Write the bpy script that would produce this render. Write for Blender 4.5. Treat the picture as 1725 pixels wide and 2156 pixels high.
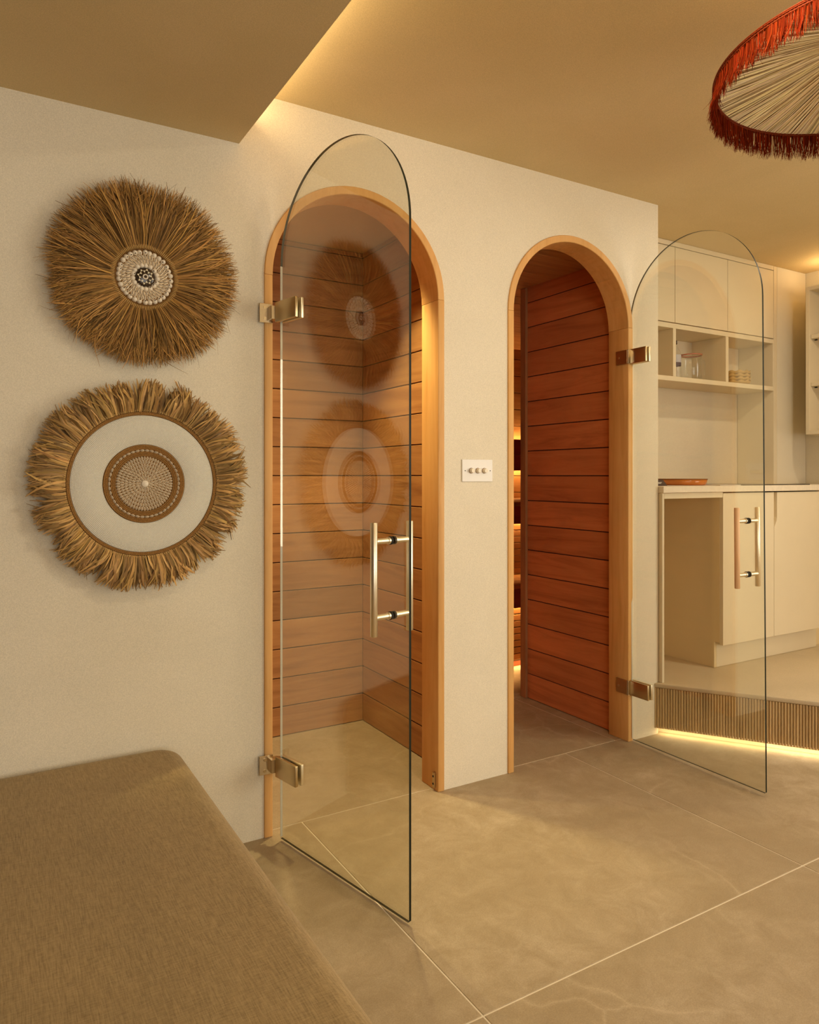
import bpy, bmesh, math, random
from mathutils import Vector, Matrix

R = math.radians
random.seed(7)
for o in list(bpy.data.objects):
    bpy.data.objects.remove(o)
SC = bpy.context.scene
COL = SC.collection

# ------------------------------------------------------------------ camera, world, large lights, exposure
F_PX, W_PX, H_PX, HORIZON = 1528.0, 1725, 2156, 1002.0
CAM_Z = 1.178
cam_data = bpy.data.cameras.new('camera')
cam_data.sensor_fit = 'HORIZONTAL'
cam_data.sensor_width = 36.0
cam_data.lens = 36.0 * F_PX / W_PX
cam_data.shift_y = -(H_PX / 2 - HORIZON) / W_PX
cam_data.clip_start = 0.02
cam = bpy.data.objects.new('camera', cam_data)
COL.objects.link(cam)
cam.location = (0, 0, CAM_Z)
cam.rotation_euler = (R(90), 0, -R(30.71))
SC.camera = cam

world = bpy.data.worlds.new('world')
SC.world = world
world.use_nodes = True
wb = world.node_tree.nodes['Background']
wb.inputs[0].default_value = (0.80, 0.86, 1.0, 1)
wb.inputs[1].default_value = 0.6
world.cycles.sampling_method = 'NONE'


def area(name, loc, target, sx, sy, power, color):
    d = bpy.data.lights.new(name, 'AREA')
    d.shape = 'RECTANGLE'
    d.size, d.size_y = sx, sy
    d.energy = power
    d.color = color
    o = bpy.data.objects.new(name, d)
    COL.objects.link(o)
    o.location = loc
    o.rotation_euler = (Vector(target) - Vector(loc)).to_track_quat('-Z', 'Y').to_euler()
    return o


# added fill and key lamps outside two made-up windows, behind and right of camera
area('added_fill_rear', (0.7, -2.78, 1.35), (1.8, 2.0, 1.2), 2.7, 1.7, 52, (1.0, 0.92, 0.80))
area('added_key_side', (4.62, -0.80, 1.40), (1.0, 1.6, 1.2), 1.8, 1.85, 80, (1.0, 0.92, 0.80))

SC.view_settings.view_transform = 'Standard'
SC.view_settings.look = 'None'
SC.view_settings.exposure = 0.18
SC.view_settings.gamma = 1.0
SC.view_settings.use_curve_mapping = False
SC.cycles.use_denoising = True
SC.cycles.max_bounces = 6
SC.cycles.diffuse_bounces = 4
SC.cycles.glossy_bounces = 3
SC.cycles.transparent_max_bounces = 16
SC.cycles.use_adaptive_sampling = True
SC.cycles.adaptive_threshold = 0.07
SC.cycles.adaptive_min_samples = 16
SC.cycles.caustics_reflective = False
SC.cycles.caustics_refractive = False
SC.cycles.sample_clamp_indirect = 6.0


# ------------------------------------------------------------------ shader helpers
def lin(r, g, b):
    f = lambda c: ((c / 255 + 0.055) / 1.055) ** 2.4 if c / 255 > 0.04045 else c / 255 / 12.92
    return (f(r), f(g), f(b), 1.0)


class NT:
    def __init__(self, name):
        self.m = bpy.data.materials.new(name)
        self.m.use_nodes = True
        self.t = self.m.node_tree
        self.b = self.t.nodes['Principled BSDF']
        self.out = self.t.nodes['Material Output']

    def n(self, typ, **kw):
        nd = self.t.nodes.new(typ)
        for k, v in kw.items():
            if k.startswith('i_'):
                nd.inputs[k[2:].replace('_', ' ')].default_value = v
            else:
                setattr(nd, k, v)
        return nd

    def l(self, a, b):
        self.t.links.new(a, b)

    def ramp(self, fac, stops):
        r = self.n('ShaderNodeValToRGB')
        e = r.color_ramp.elements
        while len(e) < len(stops):
            e.new(0.5)
        for el, (p, c) in zip(e, stops):
            el.position = p
            el.color = c
        self.l(fac, r.inputs[0])
        return r.outputs[0]

    def mix(self, fac, a, b, mode='MIX'):
        m = self.n('ShaderNodeMix', data_type='RGBA', blend_type=mode)
        for sock, v in ((0, fac), (6, a), (7, b)):
            if isinstance(v, (int, float, tuple)):
                m.inputs[sock].default_value = v
            else:
                self.l(v, m.inputs[sock])
        return m.outputs[2]

    def math(self, op, a, b=None):
        m = self.n('ShaderNodeMath', operation=op)
        for i, v in enumerate((a, b)):
            if v is None:
                continue
            if isinstance(v, (int, float)):
                m.inputs[i].default_value = v
            else:
                self.l(v, m.inputs[i])
        return m.outputs[0]

    def coords(self, scale=(1, 1, 1), randomize=False, kind='Object'):
        tc = self.n('ShaderNodeTexCoord')
        mp = self.n('ShaderNodeMapping')
        mp.inputs['Scale'].default_value = scale
        src = tc.outputs[kind]
        if randomize:
            oi = self.n('ShaderNodeObjectInfo')
            mu = self.math('MULTIPLY', oi.outputs['Random'], 37.0)
            cb = self.n('ShaderNodeCombineXYZ')
            for i in range(3):
                self.l(mu, cb.inputs[i])
            ad = self.n('ShaderNodeVectorMath', operation='ADD')
            self.l(src, ad.inputs[0])
            self.l(cb.outputs[0], ad.inputs[1])
            src = ad.outputs[0]
        self.l(src, mp.inputs[0])
        return mp.outputs[0]

    def noise(self, vec, scale, detail=4, rough=0.55, dist=0.0):
        n = self.n('ShaderNodeTexNoise')
        n.inputs['Scale'].default_value = scale
        n.inputs['Detail'].default_value = detail
        n.inputs['Roughness'].default_value = rough
        n.inputs['Distortion'].default_value = dist
        self.l(vec, n.inputs['Vector'])
        return n.outputs[0]

    def bump(self, height, strength, dist=0.002):
        b = self.n('ShaderNodeBump')
        b.inputs['Strength'].default_value = strength
        b.inputs['Distance'].default_value = dist
        self.l(height, b.inputs['Height'])
        self.l(b.outputs[0], self.b.inputs['Normal'])

    def base(self, c):
        if isinstance(c, tuple):
            self.b.inputs['Base Color'].default_value = c
        else:
            self.l(c, self.b.inputs['Base Color'])

    def set(self, **kw):
        for k, v in kw.items():
            self.b.inputs[k.replace('_', ' ')].default_value = v
        return self


def plaster(name, c1, c2, bump=0.10):
    t = NT(name)
    v = t.coords()
    n1 = t.noise(v, 2.2, 5, 0.6, 0.4)
    n2 = t.noise(v, 140, 3, 0.6)
    n3 = t.noise(v, 420, 2, 0.6)
    c = t.mix(t.ramp(n1, [(0.35, (0, 0, 0, 1)), (0.7, (1, 1, 1, 1))]), c1, c2)
    sp = t.ramp(n3, [(0.3, (0.87, 0.87, 0.86, 1)), (0.7, (1.08, 1.08, 1.08, 1))])
    t.base(t.mix(1.0, c, sp, 'MULTIPLY'))
    t.set(Roughness=0.85)
    t.b.inputs['Specular IOR Level'].default_value = 0.2
    t.bump(n2, bump, 0.0012)
    return t.m


def wood(name, dark, mid, light, along='X', scale=1.0, rough=0.5, spread=0.25):
    t = NT(name)
    st = {'X': (1.2, 14, 14), 'Y': (14, 1.2, 14), 'Z': (14, 14, 1.2)}[along]
    v = t.coords(tuple(s * scale for s in st), True)
    n1 = t.noise(v, 1.6, 6, 0.62, 1.1)
    fine = t.noise(t.coords(tuple(s * scale * 6 for s in st), True), 2.0, 3, 0.6)
    big = t.noise(t.coords((1, 1, 1), True), 2.5, 2, 0.5)
    c = t.ramp(n1, [(0.25, dark), (0.5, mid), (0.78, light)])
    c = t.mix(t.math('MULTIPLY', fine, 0.35), c, dark)
    oi = t.n('ShaderNodeObjectInfo')
    k = t.math('ADD', t.math('MULTIPLY', oi.outputs['Random'], spread), 1.0 - spread / 2)
    k = t.math('MULTIPLY', k, t.math('ADD', t.math('MULTIPLY', big, 0.4), 0.8))
    cb = t.n('ShaderNodeCombineColor')
    for i in range(3):
        t.l(k, cb.inputs[i])
    t.base(t.mix(1.0, c, cb.outputs[0], 'MULTIPLY'))
    t.set(Roughness=rough)
    t.b.inputs['Specular IOR Level'].default_value = 0.3
    t.bump(fine, 0.12, 0.001)
    return t.m


def plain(name, c, rough=0.5, metal=0.0, spec=0.4, noise=0.0, nscale=40, bump=0.0):
    t = NT(name)
    if noise > 0 or bump > 0:
        v = t.coords()
        n = t.noise(v, nscale, 4)
        lo = tuple(x * (1 - noise) for x in c[:3]) + (1,)
        hi = tuple(min(1, x * (1 + noise)) for x in c[:3]) + (1,)
        t.base(t.ramp(n, [(0.3, lo), (0.7, hi)]))
        if bump:
            t.bump(n, bump, 0.001)
    else:
        t.base(c)
    t.set(Roughness=rough, Metallic=metal)
    t.b.inputs['Specular IOR Level'].default_value = spec
    return t.m


def emitter(name, color, strength):
    t = NT(name)
    t.base((0.8, 0.8, 0.8, 1))
    t.b.inputs['Emission Color'].default_value = color
    t.b.inputs['Emission Strength'].default_value = strength
    return t.m


def fibre(name, c, rough=0.7, spec=0.2):
    """strand material: the mesh carries one colour factor per strand"""
    t = NT(name)
    a = t.n('ShaderNodeAttribute', attribute_name='tint')
    t.base(t.mix(1.0, c, a.outputs['Color'], 'MULTIPLY'))
    t.set(Roughness=rough)
    t.b.inputs['Specular IOR Level'].default_value = spec
    return t.m


def clear_glass(name, tint, ior=1.52, refl=(1, 1, 1, 1)):
    t = NT(name)
    g = t.n('ShaderNodeNewGeometry')
    mx = t.n('ShaderNodeMix', data_type='FLOAT')
    t.l(g.outputs['Backfacing'], mx.inputs[0])
    mx.inputs[2].default_value = ior
    mx.inputs[3].default_value = 1.0 / ior
    fr = t.n('ShaderNodeFresnel')
    t.l(mx.outputs[0], fr.inputs['IOR'])
    tr = t.n('ShaderNodeBsdfTransparent')
    tr.inputs[0].default_value = tint
    gl = t.n('ShaderNodeBsdfGlossy')
    gl.inputs['Roughness'].default_value = 0.0
    gl.inputs['Color'].default_value = refl
    ms = t.n('ShaderNodeMixShader')
    t.l(fr.outputs[0], ms.inputs[0])
    t.l(tr.outputs[0], ms.inputs[1])
    t.l(gl.outputs[0], ms.inputs[2])
    t.l(ms.outputs[0], t.out.inputs['Surface'])
    return t.m


def stone(name, c1, c2, c3):
    t = NT(name)
    v = t.coords((1, 1, 1), True)
    n1 = t.noise(v, 1.7, 8, 0.62, 0.7)
    n2 = t.noise(v, 9, 8, 0.75, 0.5)
    n3 = t.noise(v, 300, 4, 0.75)
    c = t.ramp(n1, [(0.3, c1), (0.5, c2), (0.70, c3)])
    c = t.mix(t.ramp(n2, [(0.32, (0, 0, 0, 1)), (0.70, (1, 1, 1, 1))]), c, c1)
    # fissures: distorted cell borders, shown only where a wide noise allows
    wv = t.n('ShaderNodeVectorMath', operation='ADD')
    nz = t.n('ShaderNodeTexNoise')
    nz.inputs['Scale'].default_value = 3.0
    nz.inputs['Detail'].default_value = 6
    t.l(v, nz.inputs['Vector'])
    sc = t.n('ShaderNodeVectorMath', operation='SCALE')
    sc.inputs['Scale'].default_value = 0.30
    t.l(nz.outputs['Color'], sc.inputs[0])
    t.l(v, wv.inputs[0])
    t.l(sc.outputs[0], wv.inputs[1])
    vo = t.n('ShaderNodeTexVoronoi', feature='DISTANCE_TO_EDGE')
    vo.inputs['Scale'].default_value = 1.15
    t.l(wv.outputs[0], vo.inputs['Vector'])
    ln = t.ramp(vo.outputs['Distance'], [(0.0, (1, 1, 1, 1)), (0.004, (0.5, 0.5, 0.5, 1)), (0.014, (0, 0, 0, 1))])
    gate = t.ramp(t.noise(v, 2.0, 3), [(0.45, (0, 0, 0, 1)), (0.62, (1, 1, 1, 1))])
    fis = t.mix(1.0, ln, gate, 'MULTIPLY')
    fac = t.n('ShaderNodeRGBToBW')
    t.l(fis, fac.inputs[0])
    c = t.mix(t.math('MULTIPLY', fac.outputs[0], 0.28), c, tuple(min(1, x * 1.35) for x in c3[:3]) + (1,))
    sp = t.ramp(n3, [(0.3, (0.80, 0.80, 0.79, 1)), (0.7, (1.10, 1.10, 1.10, 1))])
    t.base(t.mix(1.0, c, sp, 'MULTIPLY'))
    rr = t.n('ShaderNodeMapRange')
    rr.inputs['To Min'].default_value = 0.55
    rr.inputs['To Max'].default_value = 0.80
    t.l(n2, rr.inputs['Value'])
    t.l(rr.outputs[0], t.b.inputs['Roughness'])
    t.b.inputs['Specular IOR Level'].default_value = 0.35
    t.bump(t.math('ADD', n2, fac.outputs[0]), 0.12, 0.002)
    return t.m


def fabric(name, c1, c2):
    t = NT(name)
    v = t.coords()
    threads = t.noise(t.coords((420, 30, 420)), 1.0, 3, 0.6)
    cross = t.noise(t.coords((60, 420, 420)), 1.0, 2, 0.6)
    soft = t.noise(v, 3.0, 3)
    f = t.math('ADD', t.math('MULTIPLY', threads, 0.6), t.math('MULTIPLY', cross, 0.4))
    c = t.ramp(f, [(0.35, c1), (0.62, c2)])
    sh = t.ramp(soft, [(0.3, (0.93, 0.93, 0.93, 1)), (0.7, (1.05, 1.05, 1.05, 1))])
    t.base(t.mix(1.0, c, sh, 'MULTIPLY'))
    t.set(Roughness=0.95)
    t.b.inputs['Specular IOR Level'].default_value = 0.1
    t.b.inputs['Sheen Weight'].default_value = 0.12
    t.bump(f, 0.35, 0.0015)
    return t.m


M = {}
M['wall'] = plaster('limewash_wall', (0.79, 0.705, 0.54, 1), (0.84, 0.755, 0.585, 1))
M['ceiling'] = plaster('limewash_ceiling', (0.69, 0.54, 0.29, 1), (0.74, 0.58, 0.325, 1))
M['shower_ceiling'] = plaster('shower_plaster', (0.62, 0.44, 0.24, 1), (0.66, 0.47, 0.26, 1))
M['platform'] = plaster('microcement', (0.62, 0.51, 0.34, 1), (0.70, 0.58, 0.40, 1))
M['stone'] = stone('stone_tile', (0.37, 0.275, 0.158, 1), (0.47, 0.365, 0.228, 1), (0.54, 0.43, 0.29, 1))
M['grout'] = plain('grout', (0.80, 0.70, 0.54, 1), 0.9)
M['oak'] = wood('frame_wood', (0.62, 0.31, 0.085, 1), (0.74, 0.41, 0.14, 1), (0.78, 0.47, 0.18, 1), 'Z', 1.0, 0.5, 0.06)
M['cedar'] = wood('cedar_plank', (0.27, 0.112, 0.038, 1), (0.45, 0.215, 0.076, 1), (0.55, 0.29, 0.112, 1), 'X', 0.8, 0.5, 0.30)
M['cedar_y'] = wood('cedar_plank_deep', (0.38, 0.115, 0.038, 1), (0.60, 0.20, 0.066, 1), (0.68, 0.26, 0.09, 1), 'Y', 0.8, 0.5, 0.22)
M['cedar_sy'] = wood('shower_plank_deep', (0.26, 0.105, 0.034, 1), (0.43, 0.205, 0.068, 1), (0.53, 0.28, 0.10, 1), 'Y', 0.8, 0.5, 0.22)
M['bounce_absorber'] = wood('unseen_wall_absorber', (0.06, 0.035, 0.018, 1), (0.10, 0.06, 0.03, 1), (0.14, 0.085, 0.045, 1), 'Z', 0.6, 0.6, 0.0)  # dark tone chosen only to soak up bounce light, wall unseen
M['cedar_z'] = wood('cedar_post', (0.22, 0.085, 0.032, 1), (0.36, 0.15, 0.055, 1), (0.44, 0.20, 0.078, 1), 'Z', 0.8, 0.5, 0.1)
M['aspen'] = wood('sauna_slat', (0.34, 0.145, 0.05, 1), (0.48, 0.215, 0.075, 1), (0.56, 0.27, 0.10, 1), 'X', 0.8, 0.55, 0.15)
M['red_cedar'] = wood('red_sauna_board', (0.17, 0.032, 0.014, 1), (0.27, 0.055, 0.022, 1), (0.33, 0.075, 0.03, 1), 'X', 0.8, 0.55, 0.15)
M['joint'] = plain('dark_joint', (0.06, 0.022, 0.010, 1), 0.9)
M['glass'] = clear_glass('door_glass', (0.965, 0.968, 0.93, 1), 1.92, (1.0, 0.94, 0.82, 1))
M['glass_edge'] = plain('glass_edge', (0.022, 0.022, 0.012, 1), 0.45, 0.0, 0.08)
M['thin_glass'] = clear_glass('thin_glass', (0.96, 0.97, 0.97, 1), 1.5)
M['nickel'] = plain('brushed_nickel', (0.86, 0.77, 0.58, 1), 0.36, 1.0)
M['bronze'] = plain('brushed_bronze', (0.60, 0.47, 0.27, 1), 0.32, 1.0)
M['steel'] = plain('polished_steel', (0.78, 0.72, 0.62, 1), 0.16, 1.0)
M['rubber'] = plain('black_rubber', (0.02, 0.018, 0.015, 1), 0.6)
M['paint'] = plain('cream_lacquer', (0.76, 0.65, 0.45, 1), 0.55, 0, 0.3, 0.03, 3)
M['paint_inner'] = plain('cream_melamine', (0.76, 0.60, 0.34, 1), 0.6, 0, 0.3, 0.03, 3)
M['worktop'] = plain('worktop_stone', (0.82, 0.71, 0.54, 1), 0.4, 0, 0.4, 0.05, 60)
M['rib'] = wood('ribbed_wood', (0.42, 0.27, 0.12, 1), (0.58, 0.40, 0.19, 1), (0.66, 0.48, 0.25, 1), 'Z', 2.0, 0.55, 0.15)
M['fabric'] = fabric('bench_weave', (0.27, 0.185, 0.078, 1), (0.43, 0.305, 0.140, 1))
M['raffia'] = fibre('raffia', (0.46, 0.25, 0.075, 1))
M['raffia_wide'] = fibre('raffia_wide', (0.55, 0.335, 0.125, 1))
M['backing'] = plain('woven_backing', (0.22, 0.11, 0.035, 1), 0.9, 0, 0.1, 0.3, 120, 0.3)
M['rope'] = plain('seagrass_rope', (0.36, 0.185, 0.055, 1), 0.8, 0, 0.15, 0.25, 260, 0.3)
M['shell'] = plain('cowrie_shell', (0.84, 0.70, 0.50, 1), 0.35, 0, 0.4, 0.08, 90)
M['shell_white'] = plain('white_shell', (0.86, 0.76, 0.60, 1), 0.35, 0, 0.4, 0.06, 90)
M['slit'] = plain('shell_opening', (0.05, 0.025, 0.012, 1), 0.8)
M['bead'] = plain('ivory_bead', (0.90, 0.88, 0.80, 1), 0.4, 0, 0.4, 0.05, 200)
M['inlay_dark'] = plain('dark_inlay', (0.045, 0.026, 0.014, 1), 0.2, 0, 0.5, 0.4, 160)
M['mirror'] = plain('mother_of_pearl', (0.80, 0.82, 0.76, 1), 0.12, 0.6, 0.6, 0.15, 200)
M['straw'] = fibre('straw', (0.95, 0.78, 0.47, 1), 0.7, 0.05)
M['fringe'] = fibre('rust_fringe', (0.19, 0.020, 0.003, 1), 0.8, 0.03)
M['braid'] = plain('rust_braid', (0.24, 0.036, 0.006, 1), 0.7, 0, 0.2, 0.2, 300, 0.2)
M['white_plate'] = plain('white_switch', (0.84, 0.80, 0.72, 1), 0.35)
M['white_knob'] = plain('cream_knob', (0.84, 0.74, 0.56, 1), 0.35)
M['terracotta'] = plain('glazed_terracotta', (0.55, 0.17, 0.025, 1), 0.18, 0, 0.5, 0.1, 30)
M['rim_brown'] = plain('bare_clay_rim', (0.22, 0.10, 0.04, 1), 0.7)
M['black_card'] = plain('black_card', (0.03, 0.025, 0.02, 1), 0.6)
M['white_card'] = plain('white_print', (0.75, 0.72, 0.66, 1), 0.7)
M['paper'] = plain('paper', (0.82, 0.76, 0.66, 1), 0.8)
M['hob'] = plain('hob_glass', (0.02, 0.015, 0.012, 1), 0.08, 0, 0.5)
M['clay_bowl'] = plain('ochre_bowl', (0.52, 0.34, 0.12, 1), 0.6, 0, 0.3, 0.06, 60)
M['copper'] = plain('rose_lid', (0.50, 0.20, 0.13, 1), 0.25, 0.3)
M['label_dark'] = plain('bottle_label', (0.07, 0.065, 0.08, 1), 0.5, 0, 0.4, 0.5, 150)
M['label_pale'] = plain('bottle_label_pale', (0.50, 0.50, 0.52, 1), 0.5)
M['led_warm'] = emitter('led_warm', (1.0, 0.74, 0.40, 1), 27.0)
M['led_floor'] = emitter('led_floor', (1.0, 0.80, 0.46, 1), 24.0)
M['led_shelf'] = emitter('led_shelf', (1.0, 0.72, 0.38, 1), 75.0)
M['led_sauna'] = emitter('led_sauna', (1.0, 0.58, 0.20, 1), 80.0)
M['bulb'] = plain('bulb_glass', (0.85, 0.82, 0.75, 1), 0.2)
M['alu'] = plain('aluminium', (0.7, 0.68, 0.64, 1), 0.4, 1.0)
M['socket'] = plain('socket_black', (0.03, 0.03, 0.03, 1), 0.4)


# ------------------------------------------------------------------ mesh helpers
class MB:
    def __init__(self):
        self.v, self.f, self.m, self.s, self.c = [], [], [], [], []

    def add(self, verts, faces, m=0, smooth=False, col=None):
        b = len(self.v)
        self.v += [tuple(p) for p in verts]
        for f in faces:
            self.f.append([i + b for i in f])
            self.m.append(m)
            self.s.append(smooth)
            self.c.append(col)
        return self

    def box(self, x0, x1, y0, y1, z0, z1, m=0):
        v = [(x, y, z) for z in (z0, z1) for y in (y0, y1) for x in (x0, x1)]
        return self.add(v, [(0, 2, 3, 1), (4, 5, 7, 6), (0, 1, 5, 4), (2, 6, 7, 3), (0, 4, 6, 2), (1, 3, 7, 5)], m)

    def obox(self, mat, sx, sy, sz, m=0):
        v = [mat @ Vector((x * sx / 2, y * sy / 2, z * sz / 2)) for z in (-1, 1) for y in (-1, 1) for x in (-1, 1)]
        return self.add(v, [(0, 2, 3, 1), (4, 5, 7, 6), (0, 1, 5, 4), (2, 6, 7, 3), (0, 4, 6, 2), (1, 3, 7, 5)], m)

    def prism(self, poly, fn, a, b, m=0, smooth_side=False):
        """poly: 2-D points counter-clockwise; fn(u, v, w) -> point; extruded from w=a to w=b"""
        n = len(poly)
        v = [fn(u, w_, a) for u, w_ in poly] + [fn(u, w_, b) for u, w_ in poly]
        self.add(v, [list(range(n))[::-1], list(range(n, 2 * n))], m)
        return self.add(v, [(i, (i + 1) % n, n + (i + 1) % n, n + i) for i in range(n)], m, smooth_side)

    def tube(self, pts, r, n=10, m=0, caps=True, smooth=True):
        pts = [Vector(p) for p in pts]
        rs = r if isinstance(r, (list, tuple)) else [r] * len(pts)
        ring = []
        up = None
        for i, p in enumerate(pts):
            d = (pts[min(i + 1, len(pts) - 1)] - pts[max(i - 1, 0)]).normalized()
            if up is None:
                up = d.orthogonal().normalized()
            else:
                up = (up - d * up.dot(d)).normalized()
            s = d.cross(up)
            ring.append([p + (up * math.cos(2 * math.pi * k / n) + s * math.sin(2 * math.pi * k / n)) * rs[i] for k in range(n)])
        v = [q for rg in ring for q in rg]
        f = [(i * n + k, i * n + (k + 1) % n, (i + 1) * n + (k + 1) % n, (i + 1) * n + k) for i in range(len(pts) - 1) for k in range(n)]
        self.add(v, f, m, smooth)
        if caps:
            self.add(ring[0], [list(range(n))[::-1]], m)
            self.add(ring[-1], [list(range(n))], m)
        return self

    def lathe(self, prof, n=24, m=0, mat=None, wave=None, smooth=True):
        mat = mat or Matrix()
        v = []
        for r, z in prof:
            for k in range(n):
                a = 2 * math.pi * k / n
                rr, zz = r, z
                if wave:
                    rr, zz = wave(r, z, a)
                v.append(mat @ Vector((rr * math.cos(a), rr * math.sin(a), zz)))
        f = [(i * n + k, i * n + (k + 1) % n, (i + 1) * n + (k + 1) % n, (i + 1) * n + k) for i in range(len(prof) - 1) for k in range(n)]
        return self.add(v, f, m, smooth)

    def ribbon(self, pts, side, w, m=0, col=None):
        """thin strip with a slight fold; w: widths along it"""
        v = []
        for i, p in enumerate(pts):
            p = Vector(p)
            v += [p - side * w[i] / 2, p + side * w[i] / 2]
        f = [(2 * i, 2 * i + 1, 2 * i + 3, 2 * i + 2) for i in range(len(pts) - 1)]
        return self.add(v, f, m, True, col)

    def mesh(self, name, mats, bevel=0.0, seg=1, inv=None):
        me = bpy.data.meshes.new(name)
        vs = self.v if inv is None else [tuple(inv @ Vector(p)) for p in self.v]
        me.from_pydata(vs, [], self.f)
        for mm in (mats if isinstance(mats, (list, tuple)) else [mats]):
            me.materials.append(mm)
        me.polygons.foreach_set('material_index', self.m)
        me.polygons.foreach_set('use_smooth', self.s)
        if any(c is not None for c in self.c):
            at = me.color_attributes.new('tint', 'FLOAT_COLOR', 'CORNER')
            data = []
            for f, c in zip(self.f, self.c):
                c = c or (1, 1, 1)
                data += [x for _ in f for x in (c[0], c[1], c[2], 1.0)]
            at.data.foreach_set('color', data)
        if bevel > 0:
            bm = bmesh.new()
            bm.from_mesh(me)
            bmesh.ops.remove_doubles(bm, verts=bm.verts, dist=1e-6)
            ed = [e for e in bm.edges if len(e.link_faces) == 2 and e.calc_face_angle() > R(30)]
            bmesh.ops.bevel(bm, geom=ed, offset=bevel, segments=seg, affect='EDGES', profile=0.5)
            bm.to_mesh(me)
            bm.free()
            if seg > 1:
                me.polygons.foreach_set('use_smooth', [True] * len(me.polygons))
        me.validate()
        me.update()
        return me

    def build(self, name, mats, parent=None, bevel=0.0, seg=1, origin=None):
        """vertices are given in world space; the object gets its origin at `origin` (top level) or is expressed in its parent's frame"""
        if parent is not None:
            inv = WM[parent.name].inverted()
            o = bpy.data.objects.new(name, self.mesh(name, mats, bevel, seg, inv))
            COL.objects.link(o)
            o.parent = parent
            WM[o.name] = WM[parent.name].copy()
        else:
            mt = Matrix.Translation(origin) if origin is not None else Matrix()
            o = bpy.data.objects.new(name, self.mesh(name, mats, bevel, seg, mt.inverted()))
            COL.objects.link(o)
            o.matrix_world = mt
            WM[o.name] = mt
        return o


WM = {}


def empty(name, loc, rotz=0.0, rot=None):
    o = bpy.data.objects.new(name, None)
    COL.objects.link(o)
    o.empty_display_size = 0.05
    m = Matrix.Translation(loc) @ (rot if rot is not None else Matrix.Rotation(rotz, 4, 'Z'))
    o.matrix_world = m
    WM[o.name] = m
    return o


def tag(o, label=None, cat=None, group=None, kind=None):
    if label:
        o['label'] = label
    if cat:
        o['category'] = cat
    if group:
        o['group'] = group
    if kind:
        o['kind'] = kind
    return o


def place(name, me, parent, loc, rot=(0, 0, 0)):
    """another piece that shares mesh data; loc/rot in the parent's frame"""
    o = bpy.data.objects.new(name, me)
    COL.objects.link(o)
    o.parent = parent
    o.location = loc
    o.rotation_euler = rot
    return o


def cyl(m, p0, p1, r, n=14, mi=0):
    return m.tube([p0, p1], r, n, mi)


# ------------------------------------------------------------------ measures of the place (metres)
D = 2.273            # face of the main wall
TW = 0.105           # its thickness
ZC, ZL = 2.416, 2.24  # raised ceiling, lowered ceiling
XL, XR, YB = -1.0, 4.355, -2.6
XE = 0.716           # edge of the lowered ceiling
XEND = 2.673         # end of the main wall
SPRING, RO, RI = 1.835, 0.350, 0.322
DX = (1.149, 2.152)  # centres of the two arches
PZ = 0.235           # raised kitchen floor
YK, YU = 2.82, 2.58  # kitchen back wall, face of the wall cupboards
XS, YS, ZS = 1.592, 3.122, 2.251   # shower: right wall, back wall, ceiling
XV, YV, ZV = 2.505, 3.006, 2.187   # lobby of the sauna
SY, SX0, SX1 = 4.5, 1.72, 4.25     # sauna

# ------------------------------------------------------------------ floor
m = MB()
m.box(XL, XR, YB, SY, -0.06, -0.0015)
floor = tag(m.build('floor', M['grout']), 'large beige stone floor tiles with pale grout lines', 'floor', None, 'structure')
G = 0.0022


def tile(x0, x1, y0, y1):
    w, d = x1 - x0 - 2 * G, y1 - y0 - 2 * G
    t = MB()
    t.box(-w / 2, w / 2, -d / 2, d / 2, -0.012, 0.0)
    o = place('tile', t.mesh('tile', M['stone'], 0.0008), floor, ((x0 + x1) / 2, (y0 + y1) / 2, 0))
    return o


XG = [XL, -0.252, 0.947, 2.144, 3.344, XR]
YG = [YB, -1.12, 0.078, 1.279, 2.312]
for i in range(len(XG) - 1):
    for j in range(len(YG) - 1):
        tile(XG[i], XG[i + 1], YG[j], YG[j + 1])
tile(0.66, 1.66, 2.312, 3.16)
tile(1.66, 2.44, 2.312, 3.03)
tile(2.44, 2.60, 2.312, 3.03)
tile(SX0, 2.92, 3.03, SY)
tile(2.92, SX1, 3.03, SY)


# ------------------------------------------------------------------ walls and ceilings
def arch_wall(mb, x0, x1, z1, y0, y1, doors):
    """a wall slab with round-headed openings: strips of quads, front and back"""
    N = 28
    xs = []
    cur = x0
    for xc in doors:
        xs.append((cur, xc - RO, None))
        for i in range(N):
            a0 = math.pi - math.pi * i / N
            a1 = math.pi - math.pi * (i + 1) / N
            xs.append((xc + RO * math.cos(a0), xc + RO * math.cos(a1), (SPRING + RO * math.sin(a0), SPRING + RO * math.sin(a1))))
        cur = xc + RO
    xs.append((cur, x1, None))
    for a, b, h in xs:
        za, zb = h or (0, 0)
        v = [(a, y0, za), (b, y0, zb), (b, y0, z1), (a, y0, z1), (a, y1, za), (b, y1, zb), (b, y1, z1), (a, y1, z1)]
        mb.add(v, [(0, 1, 2, 3), (7, 6, 5, 4), (0, 4, 5, 1), (3, 2, 6, 7)])
    for xc in doors:
        for x, sgn in ((xc - RO, 1), (xc + RO, -1)):
            mb.add([(x, y0, 0), (x, y1, 0), (x, y1, SPRING), (x, y0, SPRING)], [(0, 1, 2, 3) if sgn > 0 else (3, 2, 1, 0)])
    mb.add([(x1, y0, 0), (x1, y1, 0), (x1, y1, z1), (x1, y0, z1)], [(0, 1, 2, 3)])
    mb.add([(x0, y0, 0), (x0, y1, 0), (x0, y1, z1), (x0, y0, z1)], [(3, 2, 1, 0)])


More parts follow.
